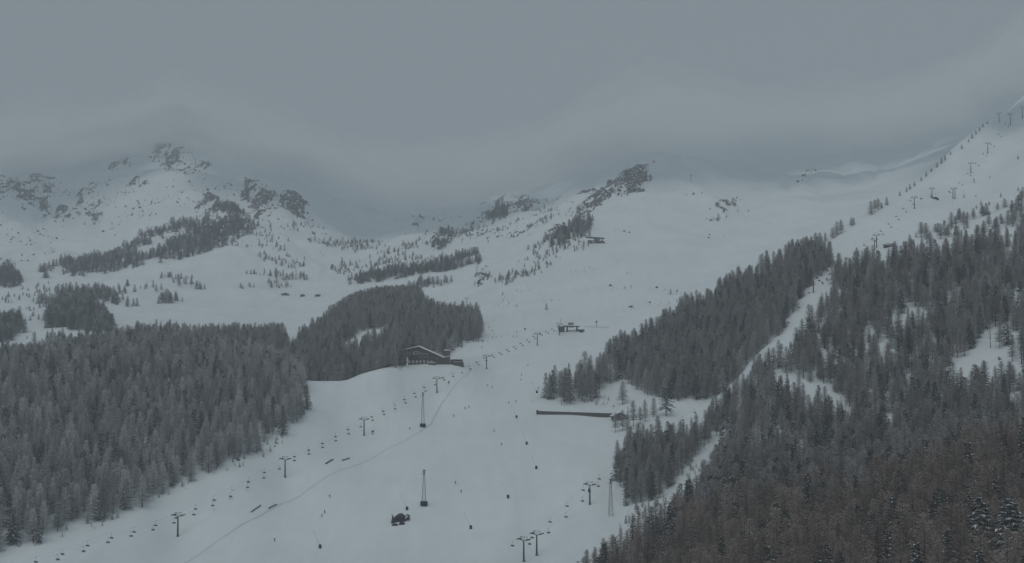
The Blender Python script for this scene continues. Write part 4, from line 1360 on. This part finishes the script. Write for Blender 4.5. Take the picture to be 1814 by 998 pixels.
    # stair tower with its flat snowy roof
    tx = xe + 1.9 * 1.0
    t = MB().box(tx + .9, 4, 3.6, 4.6, 6, 15.2).build('stair_tower', M['wood2'], e)
    MB().box(tx + .9, 4, 11.5, 5.4, 6.8, .55).build('snow_cover', M['snowcap'], t)
    a = MB().prism([(xe - 1.0, -3), (xe - 1.0, 4.9), (xe + 5.0, 6.2), (xe + 5.0, -3)], .2, 1.2).build('link_wall', M['wood'], e)
    MB().prism([(xe - .6, 5.15), (xe + 5.2, 6.45), (xe + 5.2, 6.9), (xe - .6, 5.6)], -.2, 1.6).build('snow_cover', M['snowcap'], a)
    # low annexe
    ax = xe + 5.5
    an = MB().box(ax + 5.2, 3.5, .6, 10.0, 7, 6.2).build('annexe', M['black'], e)
    MB().box(ax + 7.8, 3.4, 3.95, 6.0, 6.6, .45).build('snow_cover', M['snowcap'], an)
    an2 = MB().box(ax + 7.0, -.9, -.4, 8.4, 1.8, 4.6).build('annexe_bar', M['wood'], e)
    MB().box(ax + 7.0, -1.1, 1.95, 8.8, 2.2, .2).build('snow_cover', M['snowcap'], an2)
    for k in range(4):
        w = MB().box(ax + 4.2 + k * 1.9, -1.84, .6, 1.3, .1, 1.1).build('window', M['wood2'], an2)
    tag(e, 'dark timber ski lodge with uneven snowy gable and stair tower', 'building')
    # free things round it
    d = at(710, 657)
    sfe = empty('ladder_frame', d, .1)
    for sx in (-1, 1): MB().bar((sx * 1.0, 0, -.5), (sx * 1.0, 0, 5.0), .16).build('post', M['steel_pale'], sfe)
    for k in range(8): MB().bar((-1, 0, .6 + k * .6), (1, 0, .6 + k * .6), .12).build('rung', M['steel_pale'], sfe)
    tag(sfe, 'pale ladder-like net frame standing left of the lodge', 'frame')
    d = at(718, 645)
    k = empty('ticket_hut', d, .2)
    MB().box(0, 0, 1.2, 3.2, 2.6, 3.4).build('wall', M['plaster'], k)
    r = MB().prism([(-1.9, 2.9), (0, 3.5), (1.9, 2.9)], -1.6, 1.6).build('roof', M['snowcap'], k)
    MB().box(.7, -1.32, 1.3, 1.0, .08, 1.5).build('window', M['glass'], k)
    tag(k, 'small pale hut at the left corner of the lodge terrace', 'hut')
lodge()

# ------------------------------------------------------------------ timber wall and hut
A, B = at(953, 735), at(1086, 739)
d = (B - A); L = math.hypot(d.x, d.y)
e = empty('timber_wall', A, math.atan2(d.y, d.x))
npan = 24
pm = MB().box(0, 0, .7, L / npan - .10, .18, 3.8).mesh('panel', M['wood2'])
for k in range(npan):
    x = L * (k + .5) / npan
    g0 = A.lerp(B, (k + .5) / npan)
    o = link('panel', pm, e); o.location = (x, 0, (B.z - A.z) * (k + .5) / npan + .06 * math.sin(k * 2.1))
    MB().box(L * k / npan, -.18, (B.z - A.z) * k / npan + .4, .22, .16, 4.6).build('post', M['wood'], e)
for k in range(6):
    ga_, gb_ = A.lerp(B, k / 6), A.lerp(B, (k + 1) / 6)
    za, zb = (B.z - A.z) * k / 6, (B.z - A.z) * (k + 1) / 6
    MB().bar((L * k / 6, 0, za + 2.72), (L * (k + 1) / 6 - .02, 0, zb + 2.72), .34, .24).build('snow_cap', M['snowcap'], e)
MB().box(-.5, .2, 1.2, 1.4, 1.2, 4.0).build('end_block', M['black'], e)
tag(e, 'long low dark timber wall across the right side of the piste', 'wall')

def hut(px, py, w, dep, hw, hr, rz, label, wallm='wood'):
    p = at(px, py)
    e = empty('timber_hut', p, rz)
    MB().prism([(-w / 2, -2.5), (-w / 2, hw), (0, hr), (w / 2, hw), (w / 2, -2.5)], 0, dep).build('wall', M[wallm], e)
    for s in (-1, 1):
        xa, za = (s * (w / 2 + .9), hw - .45)
        prof = [(xa, za), (0, hr + .02), (0, hr + .22), (xa, za + .22)]
        r = MB().prism(prof if s < 0 else prof[::-1], -.9, dep + .6).build('roof', M['wood2'], e)
        prof = [(xa, za + .222), (0, hr + .222), (0, hr + .5), (xa, za + .42)]
        MB().prism(prof if s < 0 else prof[::-1], .3, dep + .5).build('snow_cover', M['snowcap'], r)
    dd = MB().box(-w * .2, -.06, .9, 1.1, .1, 2.1).build('door', M['wood2'], e)
    MB().box(-w * .2 + .35, -.14, .9, .1, .08, .1).build('handle', M['steel'], dd)
    for x in (.12, .32):
        ww = MB().box(w * x, -.06, 1.3, .9, .1, .9).build('window', M['plaster'], e)
        MB().box(w * x, -.13, 1.3, .65, .06, .65).build('pane', M['glass'], ww)
    tag(e, label, 'hut')
    return e
hut(1099, 745, 11.0, 9.0, 3.0, 5.4, .06, 'dark timber hut with low gable at the end of the timber wall')

# ------------------------------------------------------------------ upper station of the main lift
def station():
    p = at(1016, 588)
    k = p.y / FPX
    e = empty('lift_station', p, .05)
    # canopy on two posts
    for x in (-11.0 * k - .2, 6.0 * k):
        MB().box(x, 0, 2.2, 1.5, 1.5, 6.6).build('post', M['steel'], e)
    c = MB().prism([(-14.5 * k, 5.0), (10.5 * k, 4.6), (10.5 * k, 5.6), (-14.5 * k, 6.1)], -2.2, 4.2).build('canopy', M['steel'], e)
    MB().prism([(-13 * k, 6.12), (9 * k, 5.65), (9 * k, 6.3), (-13 * k, 6.75)], -1.8, 4.0).build('snow_cover', M['snowcap'], c)
    MB().box(-4.5 * k, 2.0, 8.0, 9.5 * k, 3, 2.3).build('machine_cabin', M['steel_pale'], e)
    MB().box(-3.0 * k, 2.0, 9.4, 16.0 * k, 4.2, .4).build('cabin_roof', M['snowcap'], e)
    b = MB().prism([(-27 * k, 1.0), (-16 * k, 1.0), (-15.5 * k, 5.6), (-22 * k, 5.0), (-27 * k, 4.8)], -1.5, 3.0)
    st = b.build('loading_shed', M['wood2'], e)
    MB().prism([(-30 * k, 4.85), (-15.4 * k, 5.7), (-15.4 * k, 6.2), (-30 * k, 5.3)], -2.0, 3.5).build('shed_roof', M['steel'], e)
    MB().prism([(-26 * k, -1.0), (-19 * k, .0), (-17 * k, 1.1), (-26 * k, 1.1)], -2.5, -1.55).build('ramp', M['wood'], e)
    MB().tube([(-4 * k, .3, 4.2), (-4 * k, .3, 4.8)], 2.6, 20).build('bullwheel', M['steel'], e)
    for x in (-8 * k, -1.5 * k):
        MB().box(x, -.6, 1.2, 2.2, .5, .35).build('waiting_bench', M['black'], e)
    tag(e, 'upper chairlift station with flat canopy on posts and side shed', 'lift station')
    # safety net slung below the ramp
    q = at(1027, 590)
    n = empty('safety_net', q, 0)
    kk = q.y / FPX
    b = MB()
    prof = [(-8.5 * kk, 3.2), (8.5 * kk, 3.2), (6.5 * kk, .7), (3.6 * kk, -.6), (0, .6)]
    b.prism(prof, -.08, .08); b.build('net', M['net'], n)
    for x in (-8.5 * kk, 8.5 * kk): MB().bar((x, .12, -2.0), (x, .12, 3.4), .18).build('post', M['steel'], n)
    MB().bar((-8.5 * kk, .12, 3.25), (8.5 * kk, .12, 3.25), .14).build('top_rope', M['steel'], n)
    tag(n, 'dark sagging safety net below the upper lift station', 'net')
    # low rope fence running to the right
    A, B = at(1036, 580), at(1078, 582)
    f = empty('rope_fence', A, 0)
    for t in range(7):
        w = A.lerp(B, t / 6); w.z = float(ground(w.x, w.y))
        MB().bar(w - A + Vector((0, 0, -.3)), w - A + Vector((0, 0, 1.3)), .14).build('post', M['steel'], f)
    for z in (.7, 1.2):
        pts = []
        for t in range(13):
            w = A.lerp(B, t / 12); w.z = float(ground(w.x, w.y)) + z; pts.append(w - A)
        MB().tube(pts, .07, 4).build('rope', M['steel_pale'], f)
    tag(f, 'low rope fence on posts running right from the upper station', 'fence')
station()

def mid_station():
    p = at(1056, 431)
    k = p.y / FPX
    e = empty('mountain_station', p, .1)
    MB().box(-10 * k, 2, 1.2, 8 * k, 6, 6.0).build('wall', M['wood2'], e)
    MB().prism([(-16 * k, 7.4), (15 * k, 6.2), (15 * k, 7.6), (-16 * k, 9.2)], -2.5, 6).build('roof', M['steel'], e)
    MB().prism([(-12 * k, 9.2), (13 * k, 7.8), (13 * k, 8.5), (-12 * k, 9.9)], -2, 5.8).build('snow_cover', M['snowcap'], e)
    MB().box(2 * k, 3, 5.4, 10 * k, 4, 2.4).build('pale_panel', M['plaster'], e)
    MB().box(11 * k, 1, 3.8, 1.2, 1.2, 6).build('post', M['steel'], e)
    MB().prism([(-6 * k, 3.6), (13 * k, 3.4), (15 * k, 1.0), (2 * k, 1.2)], -3.5, 3).build('deck', M['wood'], e)
    MB().prism([(3 * k, .9), (15 * k, .7), (16 * k, -2), (4 * k, -2)], -3.4, 2.5).build('deck_base', M['wood'], e)
    tag(e, 'small dark mountain lift station with flat roof high in the bowl', 'lift station')
mid_station()

def dome_hut(px, py, s, label):
    p = at(px, py)
    e = empty('domed_shelter', p, .1, s)
    prof = [(6.5 * math.cos(a), 4.2 * math.sin(a)) for a in [math.pi * k / 12 for k in range(13)]]
    prof = [(6.5, -2)] + prof + [(-6.5, -2)]
    MB().prism(prof, 0, 7).build('shell', M['steel'], e)
    MB().prism([(5.2 * math.cos(a), 4.22 * math.sin(a) + .1) for a in [math.pi * (.25 + .5 * k / 8) for k in range(9)]], .2, 6.8).build('snow_cover', M['snowcap'], e)
    MB().box(-8.5, 2, .8, 4.0, 4, 3.2).build('side_shed', M['wood'], e)
    MB().box(1, -.06, 1.2, 3, .1, 2.6).build('door', M['black'], e)
    tag(e, label, 'shelter')
dome_hut(1657, 354, .62, 'low domed shelter on the right ridge beside lift towers')
lift_tower(at(1651, 349, 1000), RZ2, 'short steel lift tower rising directly behind the domed shelter on the ridge', 'towers of the right-hand chairlift', 8.0, 2.4)
p = at(1574, 438)
e = empty('snow_vehicle_shed', p, .1)
MB().box(0, 0, .8, 8.5, 3.4, 2.4).build('wall', M['wood'], e)
MB().prism([(-4.8, 2.0), (-1, 3.0), (4.8, 2.4), (4.8, 2.7), (-1, 3.3), (-4.8, 2.3)], -2, 2).build('roof', M['steel'], e)
for k in range(3): MB().box(-2.6 + k * 2.6, -1.72, .9, 1.6, .08, 1.4).build('window', M['glass'], e)
tag(e, 'low dark shed right of the two ridge-side lift towers', 'shed')
for px, py, w, txt in ((505, 524, 12, 'largest far hut, left of two smaller ones in the valley'), (536, 526, 7, 'tiny far hut in the middle of the valley row'), (563, 526, 8, 'right-hand far hut of the valley row')):
    hut(px, py, w, 7, 2.6, 4.2, .2, 'small dark ' + txt, 'wood')

# ------------------------------------------------------------------ groomer and mats
def groomer():
    p = at(709, 923)
    e = empty('snow_groomer', p, 0.12)
    # body and domed cab
    prof = [(-3.1, .8), (-3.2, 2.1), (-2.4, 2.45), (-1.5, 3.3), (-.5, 3.85), (.9, 3.9), (2.0, 3.3), (2.7, 2.4), (2.8, 1.4), (2.0, .9)]
    MB().prism(prof[::-1], -1.4, 1.6).build('body', M['groomer'], e)
    MB().prism([(-1.9, 2.6), (-1.3, 3.75), (.2, 4.1), (.9, 3.9), (.9, 2.7)][::-1], -1.46, -1.402).build('cab_window', M['glass'], e)
    for y0, y1 in ((-2.6, -1.42), (1.62, 2.8)):
        tr = MB().prism([(-3.4, .5), (-2.9, 1.2), (2.6, 1.2), (3.1, .6), (2.6, -.1), (-2.8, -.1)][::-1], y0, y1).build('track', M['black'], e)
        b = MB()
        for k in range(12): b.box(-2.8 + k * .5, (y0 + y1) / 2, 1.25, .12, y1 - y0 + .1, .14)
        b.build('cleats', M['black'], tr)
    # raised blade with upright side wings at the front (left)
    b = MB().prism([(-4.9, -.4), (-3.5, -.4), (-3.4, 1.6), (-3.9, 2.5), (-4.4, 2.5)], -2.6, 2.6)
    for y in (-2.6, 0.9): b.prism([(-4.6, 2.3), (-4.1, 2.3), (-4.4, 3.5), (-4.75, 3.6)], y, y + .5)
    b.build('blade', M['groomer'], e)
    b = MB()
    for y in (-1.0, 1.0): b.bar((-4.3, y, .9), (-2.8, y, 1.2), .3)
    b.build('blade_arm', M['groomer'], e)
    # rear tiller with its curled guard
    pts = [Vector((4.0 + 1.0 * math.cos(a), 0, 2.0 + 1.05 * math.sin(a))) for a in [math.radians(t) for t in range(170, -150, -20)]]
    MB().tube(pts, [.18] + [.3 + .22 * min(1, k / 6) for k in range(len(pts) - 2)] + [.4], 7).build('tiller_guard', M['groomer'], e)
    MB().box(4.3, 0, 1.25, 1.5, 4.4, .8, rot=Matrix.Rotation(.5, 3, 'Y')).build('tiller', M['groomer'], e)
    MB().bar((3.7, -.6, 1.1), (2.3, -1.9, -.1), .55, .45).build('tiller_bar', M['black'], e)
    MB().bar((2.3, 0, 2.3), (3.3, 0, 2.2), .5).build('tiller_arm', M['groomer'], e)
    tag(e, 'dark snow groomer with raised blade and curled rear tiller on the piste', 'snow groomer')
groomer()
def mat_heap(px, py, w, h, lab, seed):
    rnd = random.Random(seed)
    bm = bmesh.new()
    bmesh.ops.create_icosphere(bm, subdivisions=3, radius=1)
    for v in bm.verts:
        k = 1 + .12 * math.sin(v.co.x * 5 + seed) * math.cos(v.co.y * 4)
        v.co = Vector((v.co.x * w * k, v.co.y * w * .6 * k, max(v.co.z, -.3) * h * k))
    me = bpy.data.meshes.new('mat_heap'); bm.to_mesh(me); bm.free()
    me.materials.append(M['pad'])
    o = link('covered_heap', me); o.location = at(px, py) + Vector((0, 0, .1))
    tag(o, lab, 'heap', 'dark covered heaps by the groomer')
mat_heap(700, 931, 1.9, .9, 'flat oval dark covered heap on the snow, leftmost below the groomer', 1)
mat_heap(712, 930, 1.7, 1.6, 'taller pointed dark covered heap on the snow below the groomer', 2)
mat_heap(696, 927, 1.2, 1.1, 'dark covered heap right under the groomer blade', 3)

# ------------------------------------------------------------------ people
def skier_mesh(pose, jacket):
    # joints: pelvis chest neck head | arms | legs
    if pose == 'glide':
        J = dict(pel=(0, .05, .82), ch=(0, -.12, 1.22), nk=(0, -.2, 1.42), hd=(0, -.24, 1.56), ht=(0, -.24, 1.70),
                 sl=(.2, -.14, 1.34), el=(.36, -.22, 1.08), wl=(.34, -.48, .98), hl=(.33, -.56, .97),
                 sr=(-.2, -.14, 1.34), er=(-.36, -.2, 1.08), wr=(-.34, -.46, .98), hr=(-.33, -.54, .97),
                 hpl=(.11, .06, .80), kl=(.16, -.16, .46), al=(.15, .04, .12), tl=(.15, -.14, .07),
                 hpr=(-.11, .06, .80), kr=(-.16, -.16, .46), ar=(-.15, .04, .12), tr=(-.15, -.14, .07))
    elif pose == 'stand':
        J = dict(pel=(0, 0, .94), ch=(0, -.02, 1.30), nk=(0, -.03, 1.50), hd=(0, -.05, 1.62), ht=(0, -.05, 1.76),
                 sl=(.2, 0, 1.42), el=(.33, .02, 1.14), wl=(.34, -.18, .94), hl=(.34, -.24, .90),
                 sr=(-.2, 0, 1.42), er=(-.33, .02, 1.14), wr=(-.34, -.18, .94), hr=(-.34, -.24, .90),
                 hpl=(.11, 0, .92), kl=(.14, -.05, .50), al=(.14, .02, .12), tl=(.14, -.16, .07),
                 hpr=(-.11, 0, .92), kr=(-.14, -.05, .50), ar=(-.14, .02, .12), tr=(-.14, -.16, .07))
    elif pose == 'turn':
        J = dict(pel=(.08, .05, .80), ch=(.0, -.10, 1.20), nk=(-.06, -.16, 1.40), hd=(-.08, -.2, 1.53), ht=(-.08, -.2, 1.67),
                 sl=(.2, -.1, 1.30), el=(.42, -.16, 1.12), wl=(.50, -.38, 1.02), hl=(.51, -.46, 1.0),
                 sr=(-.22, -.14, 1.32), er=(-.40, -.2, 1.04), wr=(-.40, -.42, .88), hr=(-.40, -.5, .85),
                 hpl=(.19, .06, .78), kl=(.22, -.14, .44), al=(.10, .04, .12), tl=(.10, -.14, .07),
                 hpr=(-.03, .06, .78), kr=(-.02, -.16, .44), ar=(-.18, .06, .12), tr=(-.18, -.12, .07))
    else:   # seated on the lift
        J = dict(pel=(0, 0, .12), ch=(0, .02, .52), nk=(0, .0, .72), hd=(0, -.03, .84), ht=(0, -.03, .98),
                 sl=(.2, .02, .62), el=(.28, -.05, .36), wl=(.18, -.28, .30), hl=(.17, -.35, .3),
                 sr=(-.2, .02, .62), er=(-.28, -.05, .36), wr=(-.18, -.28, .30), hr=(-.17, -.35, .3),
                 hpl=(.11, -.02, .10), kl=(.13, -.45, .12), al=(.13, -.5, -.32), tl=(.13, -.68, -.36),
                 hpr=(-.11, -.02, .10), kr=(-.13, -.45, .12), ar=(-.13, -.5, -.32), tr=(-.13, -.68, -.36))
    R = dict(pel=(.17, .13), ch=(.19, .14), nk=(.065, .065), hd=(.115, .13), ht=(.09, .10), sl=(.085, .085), el=(.07, .07), wl=(.055, .055), hl=(.06, .045), hpl=(.115, .12), kl=(.085, .09), al=(.085, .09), tl=(.07, .06))
    E = [('pel', 'ch'), ('ch', 'nk'), ('nk', 'hd'), ('hd', 'ht')]
    for s in 'lr':
        E += [('ch', 's' + s), ('s' + s, 'e' + s), ('e' + s, 'w' + s), ('w' + s, 'h' + s), ('pel', 'hp' + s), ('hp' + s, 'k' + s), ('k' + s, 'a' + s), ('a' + s, 't' + s)]
    names = list(J)
    me = bpy.data.meshes.new('person_skeleton')
    me.from_pydata([J[n] for n in names], [(names.index(a), names.index(b)) for a, b in E], [])
    ob = bpy.data.objects.new('person_skeleton', me); COL.objects.link(ob)
    ob.modifiers.new('skin', 'SKIN')
    for i, n in enumerate(names):
        r = R.get(n) or R[n[:-1] + 'l']
        me.skin_vertices[0].data[i].radius = r
        me.skin_vertices[0].data[i].use_root = (n == 'pel')
    sd = ob.modifiers.new('sub', 'SUBSURF'); sd.levels = 1; sd.render_levels = 1
    dg = bpy.context.evaluated_depsgraph_get()
    out = bpy.data.meshes.new_from_object(ob.evaluated_get(dg))
    bpy.data.objects.remove(ob)
    out.materials.clear()
    for m in (M[jacket], M['trouser'], M['boot'], M['skin']): out.materials.append(m)
    pz, nz = J['pel'][2], J['nk'][2]
    mi = []
    for f in out.polygons:
        c = f.center
        arm = abs(c.x - J['ch'][0]) > .24 and c.z > J['hl'][2] - .1 and pose != 'sit'
        if c.z > nz + .02: mi.append(3 if (c.y < J['hd'][1] - .05 and c.z < J['hd'][2] + .05) else 2)
        elif (Vector(J['hl']) - c).length < .09 or (Vector(J['hr']) - c).length < .09: mi.append(2)
        elif c.z > pz - .06 and (pose != 'sit' or c.y > -.15 or c.z > .24): mi.append(0)
        elif min((Vector(J['al']) - c).length, (Vector(J['ar']) - c).length, (Vector(J['tl']) - c).length, (Vector(J['tr']) - c).length) < .16: mi.append(2)
        elif arm: mi.append(0)
        else: mi.append(1)
    out.polygons.foreach_set('material_index', mi)
    out.polygons.foreach_set('use_smooth', [True] * len(mi))
    out.name = 'body'
    return out, J
BODY = {}
def person(pose, jacket, loc, rz, label, group='skiers on the piste', skis=True):
    key = (pose, jacket)
    if key not in BODY: BODY[key] = skier_mesh(pose, 'jacket_' + jacket)
    me, J = BODY[key]
    e = empty('person', loc, rz)
    e.scale = (1.12,) * 3                                  # thick winter clothing and helmet
    link('body', me, e)
    if skis:
        for s in 'lr':
            a = Vector(J['a' + s]); x, z = a.x, a.z - .1
            if 'ski' + pose + s not in BODY:
                BODY['ski' + pose + s] = MB().add([(x + dx, dy, z + dz + lift) for dy, lift in ((.75, 0), (-.7, 0), (-.95, .12)) for dx, dz in ((-.05, 0), (.05, 0), (.05, .03), (-.05, .03))],
                    [(0, 1, 5, 4), (4, 5, 9, 8), (2, 3, 7, 6), (6, 7, 11, 10), (1, 2, 6, 5), (5, 6, 10, 9), (3, 0, 4, 7), (7, 4, 8, 11), (3, 2, 1, 0), (8, 9, 10, 11)]).mesh('ski', M['boot'])
                h = Vector(J['h' + s])
                BODY['pole' + pose + s] = MB().tube([h + Vector((0, -.02, .12)), Vector((h.x * 1.15, h.y + .55, (.02 if pose != 'sit' else -.4)))], .018, 5).mesh('ski_pole', M['steel'])
            link('ski', BODY['ski' + pose + s], e); link('ski_pole', BODY['pole' + pose + s], e)
    tag(e, label, 'person', group)
    return e
SK = [(866, 582, 'glide', 'navy', 'skier in navy beside the tip of the lodge wood'),
      (872, 587, 'turn', 'charcoal', 'skier in charcoal just below another by the wood tip'),
      (873, 599, 'stand', 'charcoal', 'leftmost of three skiers in a row above the chairlift'),
      (879, 599, 'stand', 'navy', 'middle skier of the three in a row above the chairlift'),
      (888, 598, 'glide', 'teal', 'right-hand skier of the three in a row above the chairlift'),
      (909, 598, 'stand', 'teal', 'left skier of a close pair left of the upper tower'),
      (915, 598, 'stand', 'charcoal', 'right skier of a close pair left of the upper tower'),
      (915, 590, 'glide', 'navy', 'skier just above the close pair left of the upper tower'),
      (854, 617, 'turn', 'charcoal', 'lone dark skier right of the lodge wood edge'),
      (993, 569, 'stand', 'charcoal', 'skier standing uphill behind the upper lift station'),
      (935, 649, 'glide', 'charcoal', 'lone dark skier below the top lift tower'),
      (924, 666, 'glide', 'navy', 'upper of two skiers one above the other in mid piste'),
      (923, 675, 'turn', 'charcoal', 'lower of two skiers one above the other in mid piste'),
      (863, 685, 'turn', 'navy', 'left skier of a pair below the sixth tower'),
      (872, 688, 'glide', 'charcoal', 'right skier of a pair below the sixth tower'),
      (954, 689, 'turn', 'teal', 'skier at the left foot of the larch clump'),
      (824, 725, 'glide', 'charcoal', 'left skier of a pair right of the blue line'),
      (831, 723, 'stand', 'navy', 'right skier of a pair right of the blue line'),
      (804, 739, 'turn', 'charcoal', 'dark skier leaning just right of the blue line bend'),
      (901, 715, 'turn', 'navy', 'left skier of a pair left of the larch clump'),
      (914, 714, 'stand', 'teal', 'right skier of a pair left of the larch clump'),
      (875, 766, 'glide', 'charcoal', 'upper skier of two in the empty middle of the piste'),
      (888, 789, 'turn', 'navy', 'lower skier of two in the empty middle of the piste'),
      (807, 858, 'stand', 'charcoal', 'upper skier of two right of the padded lattice mast'),
      (817, 873, 'stand', 'navy', 'lower skier of two right of the padded lattice mast'),
      (584, 882, 'turn', 'charcoal', 'skier turning just right of the blue line, lower left'),
      (575, 910, 'stand', 'teal', 'right skier of a pair near the lower left snow lance'),
      (570, 917, 'stand', 'charcoal', 'left skier of a pair near the lower left snow lance'),
      (486, 959, 'turn', 'charcoal', 'lone skier nearest the bottom of the piste'),
      (1087, 722, 'stand', 'charcoal', 'person standing behind the timber hut, left of its roof'),
      (1112, 726, 'stand', 'navy', 'person standing behind the timber hut, right of its roof'),
      (726, 762, 'turn', 'red', 'skier in red left of the tall mast foot')]
for k, (px, py, pose, jk, lab) in enumerate(SK):
    person(pose, jk, at(px, py) + Vector((0, 0, .02)), random.uniform(-.9, .9) + (0 if k % 3 else math.pi * .9), lab)
# two riders on one chair of the main lift
best = min(RIDERS, key=lambda r: abs(r[3] - 419) + abs(r[4] - 868))
c = best[2]
c['label'] = 'lift chair carrying two riders, left of the second lowest tower'
for sx, jk, nm in ((-.45, 'charcoal', 'left'), (.45, 'navy', 'right')):
    q = c.location + Matrix.Rotation(c.rotation_euler.z, 3, 'Z') @ Vector((sx, -.05, -2.9))
    person('sit', jk, q, c.rotation_euler.z + math.pi, '%s-hand rider in %s seated on the occupied lift chair' % (nm, jk), 'riders on the chairlift')

# ------------------------------------------------------------------ trees that stand alone
ONE = [(1738, 1040, 'laden_spruce', 26, 1.1, 'large evergreen with thick snow on its boughs in the bottom right corner'),
       (1792, 1060, 'laden_spruce', 27, 1.2, 'largest snow laden evergreen at the very bottom right edge'),
       (1716, 975, 'laden_spruce', 19, .9, 'snow laden evergreen left of the large ones at bottom right'),
       (1610, 1060, 'laden_spruce', 16, 1.0, 'snow laden evergreen cut by the bottom edge among brown larches'),
       (1495, 828, 'spruce', 18, 1.3, 'broad dark evergreen standing out on the right mountainside'),
       (1180, 737, 'drooping_pine', 21, 1.15, 'spreading dark pine alone on the snow right of the hut'),
       (1103, 717, 'grey_larch', 18, 1.3, 'single slim larch standing directly behind the hut'),
       (1090, 767, 'grey_larch', 14, 1.0, 'young larch left of the row below the hut'),
       (1103, 764, 'grey_larch', 15, 1.1, 'young larch in front of the hut wall'),
       (1112, 762, 'frosted_larch', 14, 1.1, 'frosted young larch in the row below the hut'),
       (1122, 757, 'grey_larch', 19, 1.0, 'tallest larch of the row below the hut'),
       (1134, 752, 'grey_larch', 13, 1.2, 'low larch right of the tallest one below the hut'),
       (1143, 747, 'grey_larch', 16, 1.2, 'full larch in the middle of the row below the hut'),
       (1158, 739, 'grey_larch', 14, 1.2, 'last larch of the row, nearest the spreading pine'),
       (853, 574, 'spruce', 11, 1.0, 'dark evergreen at the right tip of the lodge wood'),
       (968, 549, 'spruce', 8, 1.2, 'small dark evergreen alone on the slope above the station'),
       (1188, 522, 'grey_larch', 7, 1.2, 'small larch alone on the slope above the right wood'),
       (1272, 392, 'spruce', 13, 1.0, 'dark conifer alone among stones in the open bowl')]
for px, py, k, h, w, lab in ONE:
    tree_at(k, lab, at(px, py) - Vector((0, 0, .3)), h, None, width=w)
# thin line of trees climbing the ridge
RID = [(1445, 436, 13), (1452, 432, 11), (1462, 428, 9), (1475, 421, 10), (1482, 416, 13), (1490, 411, 12), (1508, 400, 9), (1512, 397, 7), (1543, 379, 13), (1550, 374, 12), (1556, 370, 11), (1562, 367, 6), (1571, 362, 8),
       (1594, 346, 5), (1606, 338, 5), (1612, 334, 6), (1620, 328, 5), (1632, 319, 5), (1641, 311, 6), (1650, 303, 5), (1660, 295, 6), (1668, 288, 7), (1674, 283, 6), (1684, 273, 4), (1704, 262, 5), (1716, 250, 4), (1722, 244, 6), (1729, 236, 5), (1735, 230, 5), (1741, 224, 5), (1749, 218, 4)]
for k, (px, py, h) in enumerate(RID):
    p = at(px, py + 2, 1100, 1700)
    if h > 9: lab = 'taller grey larch on the bare right ridge, %s from the forest end' % ORD[[r[2] > 9 for r in RID[:k]].count(True)]
    else: lab = 'small dark conifer in the thin line climbing the bare right ridge'
    tree_at('grey_larch' if h > 8 else 'spruce', lab, p - Vector((0, 0, .3)), h * 1.1, 'trees along the bare right ridge', width=1.45)
